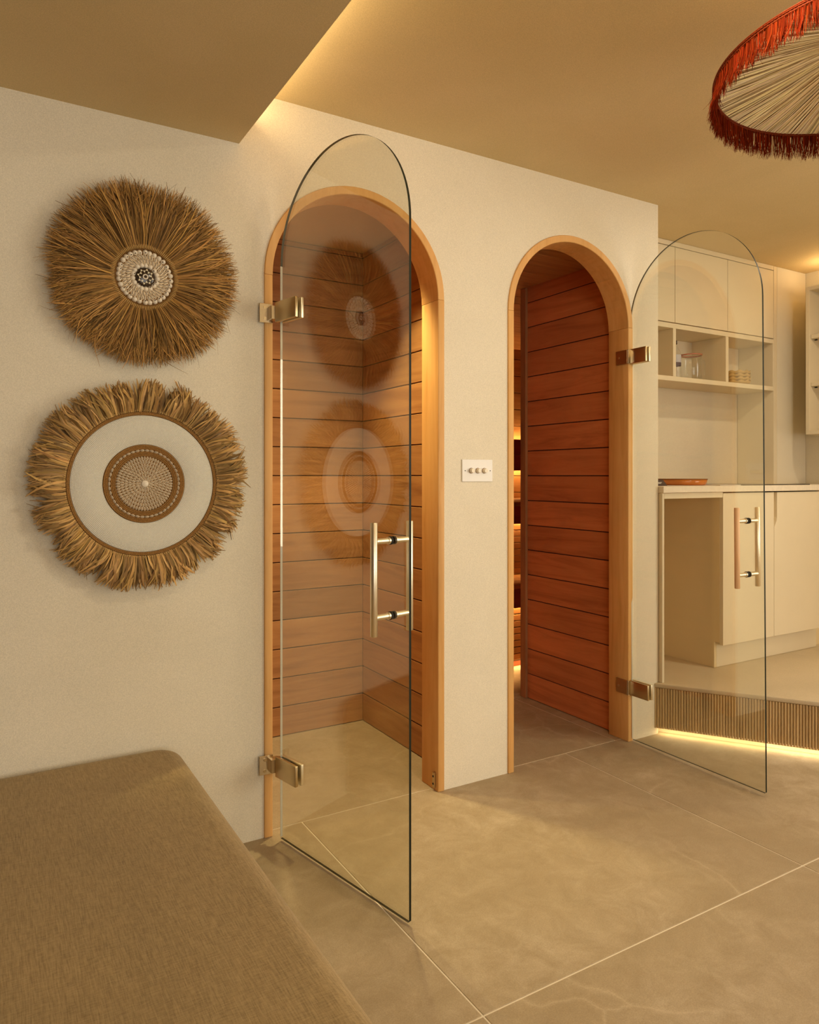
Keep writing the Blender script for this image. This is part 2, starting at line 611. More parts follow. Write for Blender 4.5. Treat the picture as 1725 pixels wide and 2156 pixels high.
m = MB()
arch_wall(m, XL, XEND, ZC, D, D + TW, DX)
tag(m.build('wall_back', M['wall'], None), 'cream limewashed wall with two arched door openings', 'wall', None, 'structure')
m = MB()
m.box(2.535, XEND, D + TW, YK + 0.15, 0, ZC)
tag(m.build('wall_return', M['wall']), 'end of the cream wall turning in beside the kitchen', 'wall', None, 'structure')
m = MB()
m.box(XEND, XR + 0.1, YK, YK + 0.15, 0, ZC)
tag(m.build('wall_kitchen', M['wall']), 'pale splashback wall behind the kitchen worktop', 'wall', None, 'structure')
# right wall with an opening for the added side window
WY0, WY1, WZ0, WZ1 = -1.8, 0.2, 0.30, 2.34
m = MB()
m.box(XR, XR + 0.12, WY1, YK, 0, ZC)
m.box(XR, XR + 0.12, YB, WY0, 0, ZC)
m.box(XR, XR + 0.12, WY0, WY1, 0, WZ0)
m.box(XR, XR + 0.12, WY0, WY1, WZ1, ZC)
tag(m.build('wall_right', M['wall']), 'cream side wall at the far end of the kitchen', 'wall', None, 'structure')
# unseen rear wall with the added wide window
RX0, RX1, RZ0, RZ1 = -0.7, 2.1, 0.45, 2.20
m = MB()
m.box(XL, RX0, YB - 0.12, YB, 0, ZC)
m.box(RX1, XR, YB - 0.12, YB, 0, ZC)
m.box(RX0, RX1, YB - 0.12, YB, 0, RZ0)
m.box(RX0, RX1, YB - 0.12, YB, RZ1, ZC)
tag(m.build('wall_rear', M['wall']), 'cream wall with an added wide window behind the bench', 'wall', None, 'structure')
m = MB()
m.box(XL - 0.12, XL, YB, D, 0, ZC)
tag(m.build('wall_left_added', M['bounce_absorber']), 'unseen side wall added dark to dim the bench end', 'wall', None, 'structure')  # unseen wall, placed close and made dark to cut bounce light
m = MB()
m.box(XE, XR, YB, YK + 0.15, ZC, ZC + 0.08)
tag(m.build('ceiling', M['ceiling']), 'raised tan limewashed ceiling', 'ceiling', None, 'structure')
m = MB()
m.box(XL, XE, YB, D, ZL, ZC + 0.08)
tag(m.build('ceiling_lowered', M['ceiling']), 'lowered brown ceiling section with a straight edge', 'ceiling', None, 'structure')


def window(name, label, axis, a0, a1, z0, z1, p0):
    w = tag(empty(name, ((a0 + a1) / 2, p0, z0) if axis == 'x' else (p0, (a0 + a1) / 2, z0)), label, 'window', None, 'structure')

    def bx(b0, b1, c0, c1, t0, t1, nm, mat):
        q = MB()
        if axis == 'x':
            q.box(b0, b1, p0 + t0, p0 + t1, c0, c1)
        else:
            q.box(p0 + t0, p0 + t1, b0, b1, c0, c1)
        return q.build(nm, mat, w)
    bx(a0, a0 + 0.05, z0, z1, -0.03, 0.03, 'frame_stile', M['paint'])
    bx(a1 - 0.05, a1, z0, z1, -0.03, 0.03, 'frame_stile', M['paint'])
    bx(a0 + 0.05, a1 - 0.05, z0, z0 + 0.05, -0.03, 0.03, 'frame_rail', M['paint'])
    bx(a0 + 0.05, a1 - 0.05, z1 - 0.05, z1, -0.03, 0.03, 'frame_rail', M['paint'])
    mid = (a0 + a1) / 2
    bx(mid - 0.025, mid + 0.025, z0 + 0.05, z1 - 0.05, -0.03, 0.03, 'mullion', M['paint'])
    bx(a0 + 0.05, mid - 0.025, z0 + 0.05, z1 - 0.05, -0.004, 0.004, 'pane', M['thin_glass'])
    bx(mid + 0.025, a1 - 0.05, z0 + 0.05, z1 - 0.05, -0.004, 0.004, 'pane', M['thin_glass'])


window('added_window_1', 'unseen two-pane window added in the rear wall for fill light', 'x', RX0, RX1, RZ0, RZ1, YB - 0.06)  # both windows are added out of view, as openings for the lamps
window('added_window_2', 'unseen two-pane window added in the right side wall for key light', 'y', WY0, WY1, WZ0, WZ1, XR + 0.06)

# ---- shower and sauna rooms: shells with planked walls
PITCH = 0.1309


def plank_mesh(length, h, along, mat, t=0.012):
    q = MB()
    if along == 'x':      # face towards -Y
        q.box(-length / 2, length / 2, -t, 0, 0, h)
    elif along == 'y':    # face towards -X
        q.box(-t, 0, -length / 2, length / 2, 0, h)
    else:                 # ceiling board, face down
        q.box(-length / 2, length / 2, 0, h, -t, 0)
    return q.mesh('plank', mat, 0.0014)


def planked(name, label, shell, along, a0, a1, z1, p, mat):
    q = MB()
    sh_ = list(shell)
    if along == 'x':
        sh_[2] = p - 0.005
    else:
        sh_[0] = p - 0.005
    q.box(*sh_)
    w = tag(q.build(name, M['joint'], None), label, 'wall', None, 'structure')
    L = a1 - a0
    n = int(math.ceil(z1 / PITCH))
    full = plank_mesh(L, PITCH - 0.0045, along, mat)
    for k in range(n):
        z = k * PITCH + 0.003
        h = min(PITCH - 0.0045, z1 - z - 0.003)
        if h < 0.008:
            continue
        me = full if h > PITCH - 0.006 else plank_mesh(L, h, along, mat)
        c = (a0 + a1) / 2
        place('plank', me, w, (c, p, z) if along == 'x' else (p, c, z))
    return w


planked('wall_shower_back', 'horizontal brown timber planks on the back wall of the shower', (0.66, XS + 0.014, YS, YS + 0.05, 0, ZS), 'x', 0.66, XS, ZS, YS + 0.012, M['cedar'])
planked('wall_shower_right', 'horizontal brown timber planks on the right wall of the shower, lit orange', (XS, XS + 0.05, D + TW, YS, 0, ZS), 'y', D + TW + 0.004, YS, ZS, XS + 0.012, M['cedar_sy'])
m = MB()
m.box(0.61, 0.66, D + TW, YS + 0.05, 0, ZS)
tag(m.build('wall_shower_left', M['cedar_y']), 'timber left wall of the shower', 'wall', None, 'structure')
m = MB()
m.box(0.61, XS + 0.05, D + TW, YS + 0.05, ZS, ZS + 0.04)
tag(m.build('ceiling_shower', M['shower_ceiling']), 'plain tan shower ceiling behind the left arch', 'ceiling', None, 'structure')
planked('wall_lobby_right', 'dark reddish horizontal planks seen through the right arch', (XV, XV + 0.03, D + TW, YV, 0, ZV), 'y', D + TW + 0.004, YV, ZV, XV + 0.012, M['cedar_y'])
m = MB()
m.box(1.68, 1.72, D + TW, SY, 0, ZV)
tag(m.build('wall_lobby_left', M['cedar_y']), 'timber left wall of the sauna lobby', 'wall', None, 'structure')
planked('wall_sauna_back', 'orange-lit horizontal boards on the back wall of the sauna', (SX0, SX1, SY, SY + 0.04, 0, ZV), 'x', SX0, SX1, ZV, SY + 0.004, M['cedar'])
m = MB()
m.box(XV + 0.03, SX1, YV, YV + 0.03, 0, ZV)
tag(m.build('wall_sauna_front', M['cedar']), 'inner front wall of the sauna', 'wall', None, 'structure')
m = MB()
m.box(SX1, SX1 + 0.04, YV, SY, 0, ZV)
tag(m.build('wall_sauna_right', M['cedar_y']), 'far end wall of the sauna', 'wall', None, 'structure')
m = MB()
m.box(1.68, SX1 + 0.04, YV, SY + 0.04, ZV, ZV + 0.04)
m.box(1.68, XV + 0.03, D + TW, YV, ZV, ZV + 0.04)
cs = tag(m.build('ceiling_sauna', M['joint']), 'boarded timber ceiling of the sauna and its lobby', 'ceiling', None, 'structure')
lob = plank_mesh(XV - 1.72, PITCH - 0.003, 'c', M['cedar'])
sau = plank_mesh(SX1 - SX0, PITCH - 0.003, 'c', M['aspen'])
y = D + TW + 0.002
while y < SY - 0.02:
    if y + PITCH < YV + 0.07:
        place('plank', lob, cs, ((1.72 + XV) / 2, y, ZV))
    else:
        me = sau if y + PITCH <= SY else plank_mesh(SX1 - SX0, SY - y - 0.003, 'c', M['aspen'])
        place('plank', me, cs, ((SX0 + SX1) / 2, y, ZV))
    y += PITCH
m = MB()
m.box(2.4915, 2.508, YV - 0.016, YV + 0.028, 0, ZV - 0.012)
tag(m.build('trim_3', M['cedar_z'], None, 0.002), 'narrow upright timber post at the sauna entrance', 'trim', None, 'structure')


# ---- arched timber door linings
def arch_frame(name, label, xc, catch_side):
    fr = tag(empty(name, (xc, D, 0)), label, 'door frame', None, 'structure')
    y0, y1 = D - 0.006, D + TW + 0.006
    for s in (-1, 1):
        q = MB()
        xa, xb = sorted((xc + s * RI, xc + s * RO))
        q.box(xa, xb, y0, y1, 0, SPRING)
        q.build('jamb', M['oak'], fr, 0.0025, 2)
    q = MB()
    N = 40
    pr = [(RI, y0 + 0.002), (RI + 0.002, y0), (RO - 0.002, y0), (RO, y0 + 0.002), (RO, y1), (RI, y1)]
    n = len(pr)
    vs = []
    for i in range(N + 1):
        a = math.pi * i / N
        vs += [(xc + r * math.cos(a), yy, SPRING + r * math.sin(a)) for r, yy in pr]
    q.add(vs, [(i * n + k, (i + 1) * n + k, (i + 1) * n + (k + 1) % n, i * n + (k + 1) % n) for i in range(N) for k in range(n)], 0, False)
    q.add(vs[:n], [list(range(n))[::-1]])
    q.add(vs[-n:], [list(range(n))])
    q.build('arch', M['oak'], fr)
    q = MB()
    x = xc + catch_side * (RI - 0.004)
    q.box(x - 0.004, x + 0.004, D + 0.010, D + 0.024, 0.012, 0.068)
    c = q.build('floor_catch', M['bronze'], fr, 0.001)
    c['label'] = 'small metal catch on the jamb by the floor'
    for z in (0.026, 0.054):
        q = MB()
        cyl(q, (x - catch_side * 0.0035, D + 0.017, z), (x - catch_side * 0.0055, D + 0.017, z), 0.004, 10)
        q.build('screw', M['rubber'], c)


arch_frame('trim_1', 'honey-coloured timber arch lining the shower doorway on the left', DX[0], 1)
arch_frame('trim_2', 'honey-coloured timber arch lining the sauna doorway on the right', DX[1], -1)


# ------------------------------------------------------------------ glass doors
def glass_door(name, label, hinge, ang, width, top, hinge_side, inner_bar, tilt=0.0):
    rot = Matrix.Rotation(ang, 4, 'Z') @ Matrix.Rotation(tilt, 4, 'Y')
    d = tag(empty(name, (hinge[0], hinge[1], 0.0), 0, rot), label, 'glass door', None, 'structure')
    Wm = WM[d.name]
    P = lambda x, y_, z: Wm @ Vector((x, y_, z))
    rr = width / 2
    sp = top - rr
    poly = [(0, 0.010), (width - 0.004, 0.010), (width, 0.014)] + [(rr + rr * math.cos(math.pi * i / 48), sp + rr * math.sin(math.pi * i / 48)) for i in range(49)]
    n = len(poly)
    T = 0.008
    q = MB()
    va = [P(u, -T / 2, z) for u, z in poly]
    vb = [P(u, T / 2, z) for u, z in poly]
    q.add(va + vb, [list(range(n)), list(range(n, 2 * n))[::-1]], 0)
    q.add(va + vb, [((i + 1) % n, i, n + i, n + (i + 1) % n) for i in range(n - 1)], 1)
    q.add(va + vb, [(0, n - 1, 2 * n - 1, n)], 0)      # clear edge behind the pale painted hinge highlight
    q.build('pane', [M['glass'], M['glass_edge']], d)
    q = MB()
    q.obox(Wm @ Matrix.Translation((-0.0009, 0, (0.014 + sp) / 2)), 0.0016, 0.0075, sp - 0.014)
    st = q.build('glint_strip', M['glint'], d)  # pale colour painted in for the highlight on the hinge edge
    st['label'] = 'pale strip, a painted highlight along the hinge edge'
    # hinges
    for zc in (1.706, 0.240):
        q = MB()
        hs = hinge_side
        fx0, fx1 = sorted((hinge[0] + hs * 0.062, hinge[0] + hs * 0.016)) if name == 'door_1' else sorted((hinge[0] - 0.030, hinge[0] + 0.012))
        q.box(fx0, fx1, D - 0.013, D - 0.0065, zc - 0.031, zc + 0.031)
        hg = q.build('hinge', M['steel'], d, 0.0012)
        if name == 'door_1':
            for dz in (-0.018, 0.018):
                s = MB()
                sx = fx0 + 0.018
                cyl(s, (sx, D - 0.0125, zc + dz), (sx, D - 0.0150, zc + dz), 0.0050, 14)
                s.build('screw', M['bronze'], hg)
        else:
            s = MB()
            xj = DX[1] + RI
            s.box(xj - 0.006, xj + 0.0005, D - 0.004, D + 0.062, zc - 0.031, zc + 0.031)
            jp = s.build('jamb_plate', M['bronze'], hg, 0.001)
            s = MB()
            cyl(s, (xj - 0.0055, D + 0.045, zc), (xj - 0.008, D + 0.045, zc), 0.004, 12)
            s.build('screw', M['steel'], hg)
        s = MB()
        k0 = P(-0.022, 0, zc)
        s.tube([P(-0.014, 0, zc - 0.026), P(-0.014, 0, zc + 0.026)], 0.011, 14)
        s.obox(Wm @ Matrix.Translation((-0.006, 0, zc)), 0.022, 0.020, 0.050)
        s.build('knuckle', M['bronze'], hg)
        s = MB()
        fy = Wm @ Vector((-0.012, 0, zc))
        xh = fx1 - 0.010 if name == 'door_1' else (fx0 + fx1) / 2
        s.box(min(fy.x, xh) - 0.004, max(fy.x, xh) + 0.004, min(fy.y, D - 0.010), D - 0.0068, zc - 0.022, zc + 0.022)
        s.build('arm', M['bronze'], hg, 0.001)
        for sy in (-1, 1):
            s = MB()
            s.obox(Wm @ Matrix.Translation((0.044, sy * 0.0105, zc)), 0.116, 0.011, 0.066)
            s.build('clamp_plate', M['bronze'] if sy < 0 else M['nickel'], hg, 0.0022, 2)
        s = MB()
        s.obox(Wm @ Matrix.Translation((0.020, 0, zc)), 0.060, 0.0095, 0.058)
        s.build('gasket', M['rubber'], hg)
    # back-to-back pull handle
    hx = width - 0.071 if name == 'door_1' else 0.575
    z0, z1 = 0.755, 1.055
    off = 0.064 if name == 'door_1' else 0.060
    for sy in (-1, 1):
        mat = M['nickel'] if (sy > 0 or not inner_bar) else M['oak_bar']
        q = MB()
        c = 0.0015
        r0 = 0.0098
        q.tube([P(hx, sy * off, z0), P(hx, sy * off, z0 + c), P(hx, sy * off, z1 - c), P(hx, sy * off, z1)], [r0 - c, r0, r0, r0 - c], 20)
        h = q.build('handle', mat, d)
        if sy < 0 and inner_bar:
            h['label'] = 'pale wooden grip on the inner side'
        for zz in (0.804, 1.005):
            s = MB()
            s.tube([P(hx, sy * 0.005, zz), P(hx, sy * (off - 0.005), zz)], 0.0078, 16)
            s.tube([P(hx, sy * 0.009, zz), P(hx, sy * 0.016, zz)], 0.0095, 16)
            s.build('standoff', M['nickel'], h)
            s = MB()
            s.tube([P(hx, sy * 0.0042, zz), P(hx, sy * 0.0088, zz)], 0.0112, 18)
            s.build('washer', M['rubber'], h)
    return d


M['glint'] = plain('painted_glint', (0.80, 0.76, 0.66, 1), 0.4)  # highlight colour for the strip on the hinge edge
M['oak_bar'] = wood('handle_wood', (0.62, 0.34, 0.15, 1), (0.74, 0.46, 0.24, 1), (0.80, 0.54, 0.31, 1), 'Z', 2.0, 0.5, 0.0)
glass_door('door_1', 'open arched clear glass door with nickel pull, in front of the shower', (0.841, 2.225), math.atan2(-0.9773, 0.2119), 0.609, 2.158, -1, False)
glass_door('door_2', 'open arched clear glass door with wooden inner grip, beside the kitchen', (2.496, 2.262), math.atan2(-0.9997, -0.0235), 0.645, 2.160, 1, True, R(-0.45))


# ------------------------------------------------------------------ LED strips (real light sources of the place)
def led(name_label, p0, p1, w, h, face, mat, group=None):
    """profile from p0 to p1 (world), lens on the side `face` (unit vector)"""
    p0, p1, f = Vector(p0), Vector(p1), Vector(face)
    dx = (p1 - p0)
    L = dx.length
    dx.normalize()
    s = f.cross(dx).normalized()
    rm = Matrix((dx, s, f)).transposed().to_4x4()
    mid = (p0 + p1) / 2
    e = tag(empty('led_strip', mid), name_label, 'light strip', group)
    q = MB()
    q.obox(Matrix.Translation(mid - f * h * 0.5) @ rm, L, w * 1.3, h)
    q.build('profile', M['alu'], e)
    q = MB()
    q.obox(Matrix.Translation(mid + f * 0.0015) @ rm, L - 0.004, w, 0.003)
    q.m = [1 if (f.dot((Vector(q.v[fc[1]]) - Vector(q.v[fc[0]])).cross(Vector(q.v[fc[2]]) - Vector(q.v[fc[0]])).normalized()) > 0.9) else 0 for fc in q.f]
    q.build('diffuser', [M['white_plate'], mat], e)
    return e


led('warm light strip along the edge of the lowered ceiling', (XE + 0.012, YB + 0.05, 2.345), (XE + 0.012, D - 0.006, 2.345), 0.016, 0.010, (0.72, 0, 0.69), M['led_warm'])

# ------------------------------------------------------------------ kitchen platform with ribbed front
A = Vector((2.645, 2.273, 0))
dr = Vector((0.562, -0.827, 0)).normalized()
nr = Vector((dr.y, -dr.x, 0))          # towards the room (left-front)
if nr.x > 0:
    nr = -nr
LR = 1.75
B = A + dr * LR
pts = [(A.x, A.y), (B.x, B.y), (XR, B.y - 0.0), (XR, YK), (XEND, YK), (XEND, D)]
q = MB()
q.prism([(p[0], p[1]) for p in pts], lambda u, v, w: (u, v, w), PZ - 0.020, PZ)
pf = tag(q.build('floor_kitchen', M['platform'], None, 0.004, 2), 'raised pale floor of the kitchen with a rounded nosing', 'floor', None, 'structure')
# body set back behind the ribs
Ab, Bb = A - nr * 0.012 + dr * 0.0, B - nr * 0.012
q = MB()
q.prism([(Ab.x + 0.012, Ab.y), (Bb.x, Bb.y), (XR, Bb.y), (XR, YK), (XEND + 0.001, YK), (XEND + 0.001, D)], lambda u, v, w: (u, v, w), 0.034, PZ - 0.020)
q.build('ribbed_backing', M['rib'], pf)
Ak, Bk = A - nr * 0.05, B - nr * 0.05
q = MB()
q.prism([(Ak.x, Ak.y), (Bk.x, Bk.y), (XR, Bk.y), (XR, YK), (XEND + 0.001, YK), (XEND + 0.001, D)], lambda u, v, w: (u, v, w), 0.0, 0.034)
q.build('recessed_kick', M['paint'], pf)
rp = 0.01145
rb = MB()
rpoly = [(-rp * 0.47, -0.004)] + [(-rp * 0.47 + rp * 0.94 * (0.5 - 0.5 * math.cos(math.pi * i / 6)), 0.0055 * math.sin(math.pi * i / 6)) for i in range(7)] + [(rp * 0.47, -0.004)]
rb.prism(rpoly[::-1], lambda u, v, w: (u, v, w), 0.0, PZ - 0.021 - 0.031, 0, True)
rmesh = rb.mesh('rib', M['rib'])
ang = math.atan2(dr.y, dr.x)
# local +y of a rib must face the room
rz = ang if (Matrix.Rotation(ang, 3, 'Z') @ Vector((0, 1, 0))).dot(nr) > 0 else ang + math.pi
for k in range(int(LR / rp)):
    p = A + dr * (rp * (k + 0.5)) - nr * 0.008
    if k < 110:
        place('rib', rmesh, pf, (p.x, p.y, 0.031), (0, 0, rz))
p0 = A - nr * 0.030 + dr * 0.02
p1 = B - nr * 0.030
led('bright light strip tucked under the ribbed platform front', (p0.x, p0.y, 0.031), (p1.x, p1.y, 0.031), 0.012, 0.004, (nr.x * 0.35, nr.y * 0.35, -0.937), M['led_floor'])

# ------------------------------------------------------------------ kitchen units
YF = 2.252      # faces of the base units


def box(x0, x1, y0, y1, z0, z1, name, mat, parent, bevel=0.001):
    return MB().box(x0, x1, y0, y1, z0, z1).build(name, mat, parent, bevel)


wt = tag(MB().box(XEND + 0.002, XR - 0.002, YF - 0.008, YK - 0.002, 1.100, 1.130).build('worktop', M['worktop'], None, 0.002), 'continuous cream kitchen worktop', 'worktop')
# open knee space on the left
kn = tag(empty('open_base_unit', (2.89, 2.5, PZ)), 'open knee-hole unit at the left end of the worktop', 'kitchen unit')
box(XEND + 0.003, 2.690, YF, YK - 0.002, PZ, 1.099, 'end_panel', M['paint'], kn)
box(2.690, 3.108, YF, YF + 0.018, 1.073, 1.099, 'apron', M['paint'], kn)
box(2.690, 3.108, YK - 0.020, YK - 0.002, PZ, 1.073, 'back_panel', M['paint_inner'], kn)
# base cabinet with two doors
bc = tag(empty('base_cabinet', (3.55, 2.5, PZ)), 'cream two-door base cabinet with a scooped finger pull', 'cabinet')
q = MB()
q.prism([(YF + 0.020, PZ + 0.128), (YF + 0.050, PZ + 0.128), (YF + 0.050, PZ), (YK - 0.002, PZ), (YK - 0.002, 1.099), (YF + 0.020, 1.099)], lambda u, v, w: (w, u, v), 3.110, 3.128)
q.build('side_panel', M['paint_inner'], bc, 0.001)
box(3.960, 3.978, YF + 0.020, YK - 0.002, PZ + 0.128, 1.099, 'side_panel', M['paint_inner'], bc)
box(3.128, 3.960, YF + 0.024, YF + 0.034, PZ + 0.130, 1.094, 'inner_front', M['paint_inner'], bc)
box(3.128, 3.960, YK - 0.020, YK - 0.004, PZ + 0.128, 1.096, 'back_panel', M['paint_inner'], bc)
box(3.1285, 3.985, YF + 0.050, YF + 0.066, PZ, PZ + 0.126, 'plinth', M['paint'], bc)
zb0, zb1 = PZ + 0.118, 1.094
xa = 3.520
da = [(3.110, zb0), (xa - 0.0015, zb0), (xa - 0.0015, zb1), (3.110, zb1)]
q = MB()
q.prism(da, lambda u, v, w: (u, w, v), YF + 0.020, YF)
q.build('door', M['paint'], bc, 0.001)
q = MB()
no = [(xa + 0.0015, zb0), (3.936, zb0), (3.936, zb1), (xa + 0.026, zb1), (xa + 0.026, 0.965), (xa + 0.022, 0.945), (xa + 0.012, 0.928), (xa + 0.0015, 0.915)]
q.prism(no, lambda u, v, w: (u, w, v), YF + 0.020, YF)
db = q.build('door', M['paint'], bc, 0.001)
q = MB()
q.prism([(xa + 0.0015, 0.913), (xa + 0.013, 0.926), (xa + 0.023, 0.944), (xa + 0.027, 0.965), (xa + 0.027, zb1), (xa + 0.0015, zb1)], lambda u, v, w: (u, w, v), YF + 0.022, YF + 0.017)
q.build('finger_pull', M['paint_inner'], db)
# corner unit to the right, behind the cabinet's end
cu = tag(empty('corner_base_unit', (4.16, 2.5, PZ)), 'cream corner unit right of the base cabinet, cut by the frame edge', 'kitchen unit')
box(3.984, XR - 0.003, YF + 0.070, YF + 0.088, PZ, 1.099, 'front_panel', M['paint_inner'], cu)
box(3.984, XR - 0.003, YF + 0.088, YK - 0.003, PZ, PZ + 0.02, 'bottom_panel', M['paint_inner'], cu)

# wall cupboards: three doors over an open shelf
uc = tag(empty('wall_cupboard', (3.35, YU, 1.985)), 'cream wall cupboard with three flat doors under the ceiling', 'cupboard')
box(XEND + 0.003, 4.028, YU, YK - 0.002, 2.390, ZC - 0.001, 'cornice', M['paint'], uc)
box(XEND + 0.003, 4.028, YU + 0.022, YK - 0.002, 1.986, 2.388, 'carcass', M['paint_inner'], uc)
for x0, x1 in ((2.735, 3.1635), (3.1665, 3.6015), (3.6045, 4.0265)):
    box(x0, x1, YU, YU + 0.020, 1.988, 2.386, 'door', M['paint'], uc)
box(XEND + 0.003, 2.732, YU, YU + 0.020, 1.988, 2.386, 'filler', M['paint'], uc)
sh = tag(empty('open_shelf_unit', (3.35, YU, 1.68)), 'cream open shelf unit with three compartments under the cupboard', 'shelf')
box(XEND + 0.003, 4.028, YU, YK - 0.002, 1.957, 1.983, 'top_board', M['paint'], sh)
box(XEND + 0.003, 4.028, YU, YK - 0.002, 1.679, 1.704, 'bottom_board', M['paint'], sh)
for x0, x1 in ((XEND + 0.003, 2.70), (3.150, 3.173), (3.587, 3.611), (4.022, 4.028)):
    box(x0, x1, YU, YK - 0.014, 1.704, 1.957, 'divider', M['paint'], sh)
box(2.70, 4.022, YK - 0.014, YK - 0.002, 1.704, 1.957, 'back_panel', M['wall'], sh)
tc = tag(empty('tall_filler', (4.19, YU, 1.131)), 'cream full-height filler column right of the open shelf', 'panel')
box(4.030, 4.062, YU, YK - 0.002, 1.131, ZC - 0.001, 'end_panel', M['paint'], tc)
box(4.0635, XR - 0.002, YU, YK - 0.002, 1.131, ZC - 0.001, 'front_panel', M['wall'], tc)

# shelf cabinet on the right wall
wc = tag(empty('wall_shelf_cabinet', (XR, 1.9, 1.415)), 'open shelf cabinet on the right wall, cut by the frame edge', 'shelf')
x0, x1, y0, y1, z0, z1 = 4.08, XR - 0.002, 1.45, 2.418, 1.415, 2.259
box(x0, x1, y1 - 0.022, y1, z0, z1, 'side_panel', M['paint'], wc)
box(x0, x1, y0, y0 + 0.022, z0, z1, 'side_panel', M['paint'], wc)
box(x0, x1, y0 + 0.022, y1 - 0.022, z1 - 0.022, z1, 'top_panel', M['paint'], wc)
box(x0, x1, y0 + 0.022, y1 - 0.022, z0, z0 + 0.022, 'bottom_panel', M['paint'], wc)
box(x1 - 0.01, x1, y0 + 0.022, y1 - 0.022, z0 + 0.022, z1 - 0.022, 'back_panel', M['paint'], wc)
for zz in (1.690, 1.962):
    s = box(x0 + 0.012, x1 - 0.012, y0 + 0.024, y1 - 0.024, zz, zz + 0.022, 'shelf_board', M['paint'], wc)
    for yy in (y1 - 0.032, y0 + 0.032):
        q = MB()
        cyl(q, (x0 + 0.05, yy + 0.006, zz - 0.004), (x0 + 0.05, yy - 0.006, zz - 0.004), 0.004, 10)
        q.build('shelf_pin', M['rubber'], s)
led('warm light strip on top of the right wall shelf cabinet', (4.20, 1.5, 2.272), (4.20, 2.40, 2.272), 0.014, 0.010, (0, 0.0, 1), M['led_shelf'])

# ------------------------------------------------------------------ things in the kitchen
# water bottle
x, y, z = 3.283, 2.68, 1.705
bt = tag(empty('water_bottle', (x, y, z)), 'clear plastic water bottle with dark cap and label on the open shelf', 'bottle')
T = Matrix.Translation((x, y, z))
q = MB()
q.lathe([(0.0, 0.001), (0.030, 0.001), (0.034, 0.01), (0.031, 0.03), (0.034, 0.045), (0.031, 0.06), (0.034, 0.072), (0.034, 0.135), (0.030, 0.155), (0.018, 0.178), (0.0125, 0.19), (0.0125, 0.20)], 20, 0, T)
q.build('body', M['thin_glass'], bt)
q = MB()
q.lathe([(0.0345, 0.092), (0.0348, 0.093), (0.0348, 0.133), (0.0345, 0.134)], 20, 0, T)
q.build('label_band', M['label_pale'], bt)
q = MB()
q.lathe([(0.0345, 0.075), (0.0349, 0.076), (0.0349, 0.092), (0.0345, 0.093)], 20, 0, T)
q.build('label_stripe', M['label_dark'], bt)
q = MB()
q.lathe([(0.0, 0.215), (0.0135, 0.214), (0.0145, 0.195), (0.0135, 0.194)], 16, 0, T)
q.build('cap', M['rubber'], bt)
# jug
x, y, z = 3.398, 2.66, 1.705
jg = tag(empty('glass_jug', (x, y, z)), 'clear glass jug with a rose rim on the open shelf', 'jug')
T = Matrix.Translation((x, y, z))
q = MB()
q.lathe([(0.0, 0.001), (0.052, 0.001), (0.056, 0.008), (0.058, 0.05), (0.057, 0.12), (0.056, 0.138), (0.053, 0.138), (0.054, 0.12), (0.055, 0.05), (0.050, 0.012), (0.0, 0.010)], 28, 0, T)
q.build('vessel', M['thin_glass'], jg)
q = MB()


def lip(r, zz, a):
    k = max(0.0, math.cos(a - math.pi)) ** 10
    return r + 0.016 * k, zz - 0.004 * k


q.lathe([(0.0535, 0.139), (0.0570, 0.137), (0.0580, 0.141), (0.0570, 0.145), (0.0530, 0.144), (0.0535, 0.139)], 28, 0, T, lip)
q.build('rim', M['copper'], jg)
q = MB()
q.tube([(x + 0.055, y - 0.01, z + 0.124), (x + 0.075, y - 0.014, z + 0.124), (x + 0.086, y - 0.016, z + 0.116), (x + 0.089, y - 0.017, z + 0.10), (x + 0.089, y - 0.017, z + 0.035)], 0.0058, 10)
q.build('handle', M['thin_glass'], jg)
# wavy bowls, stacked
zb = 1.705
for k, w in enumerate(('bottom', 'second from the bottom', 'second from the top', 'top')):
    T = Matrix.Translation((3.795, 2.665, zb + k * 0.0185))
    q = MB()

    def wavy(r, zz, a, s=k):
        f = max(0, (zz - 0.004) / 0.018)
        return r * (1 + 0.035 * f * math.cos(11 * a + s * 0.4)), zz + 0.0042 * f * math.sin(11 * a + s * 0.4)
    q.lathe([(0.0, 0.0), (0.062, 0.0), (0.074, 0.006), (0.080, 0.022), (0.0765, 0.0225), (0.070, 0.009), (0.0, 0.0045)], 54, 0, T, wavy)
    o = q.build('wavy_bowl', M['clay_bowl'], None, 0, 1, (3.795, 2.665, zb + k * 0.0185))
    tag(o, 'ochre wavy-edged bowl, %s of the stack of four' % w, 'bowl', 'stack of wavy bowls')
# terracotta dish
T = Matrix.Translation((3.055, 2.45, 1.1312))
di = tag(empty('terracotta_dish', (3.055, 2.45, 1.1312)), 'shallow glazed orange terracotta dish on the worktop', 'dish')
q = MB()
q.lathe([(0.0, 0.0), (0.108, 0.0), (0.116, 0.006), (0.122, 0.030), (0.118, 0.030), (0.110, 0.009), (0.0, 0.005)], 40, 0, T)
q.build('body', M['terracotta'], di)
q = MB()
q.lathe([(0.1175, 0.0298), (0.1180, 0.0325), (0.1235, 0.0325), (0.1238, 0.0298)], 40, 0, T)
q.build('rim', M['rim_brown'], di)
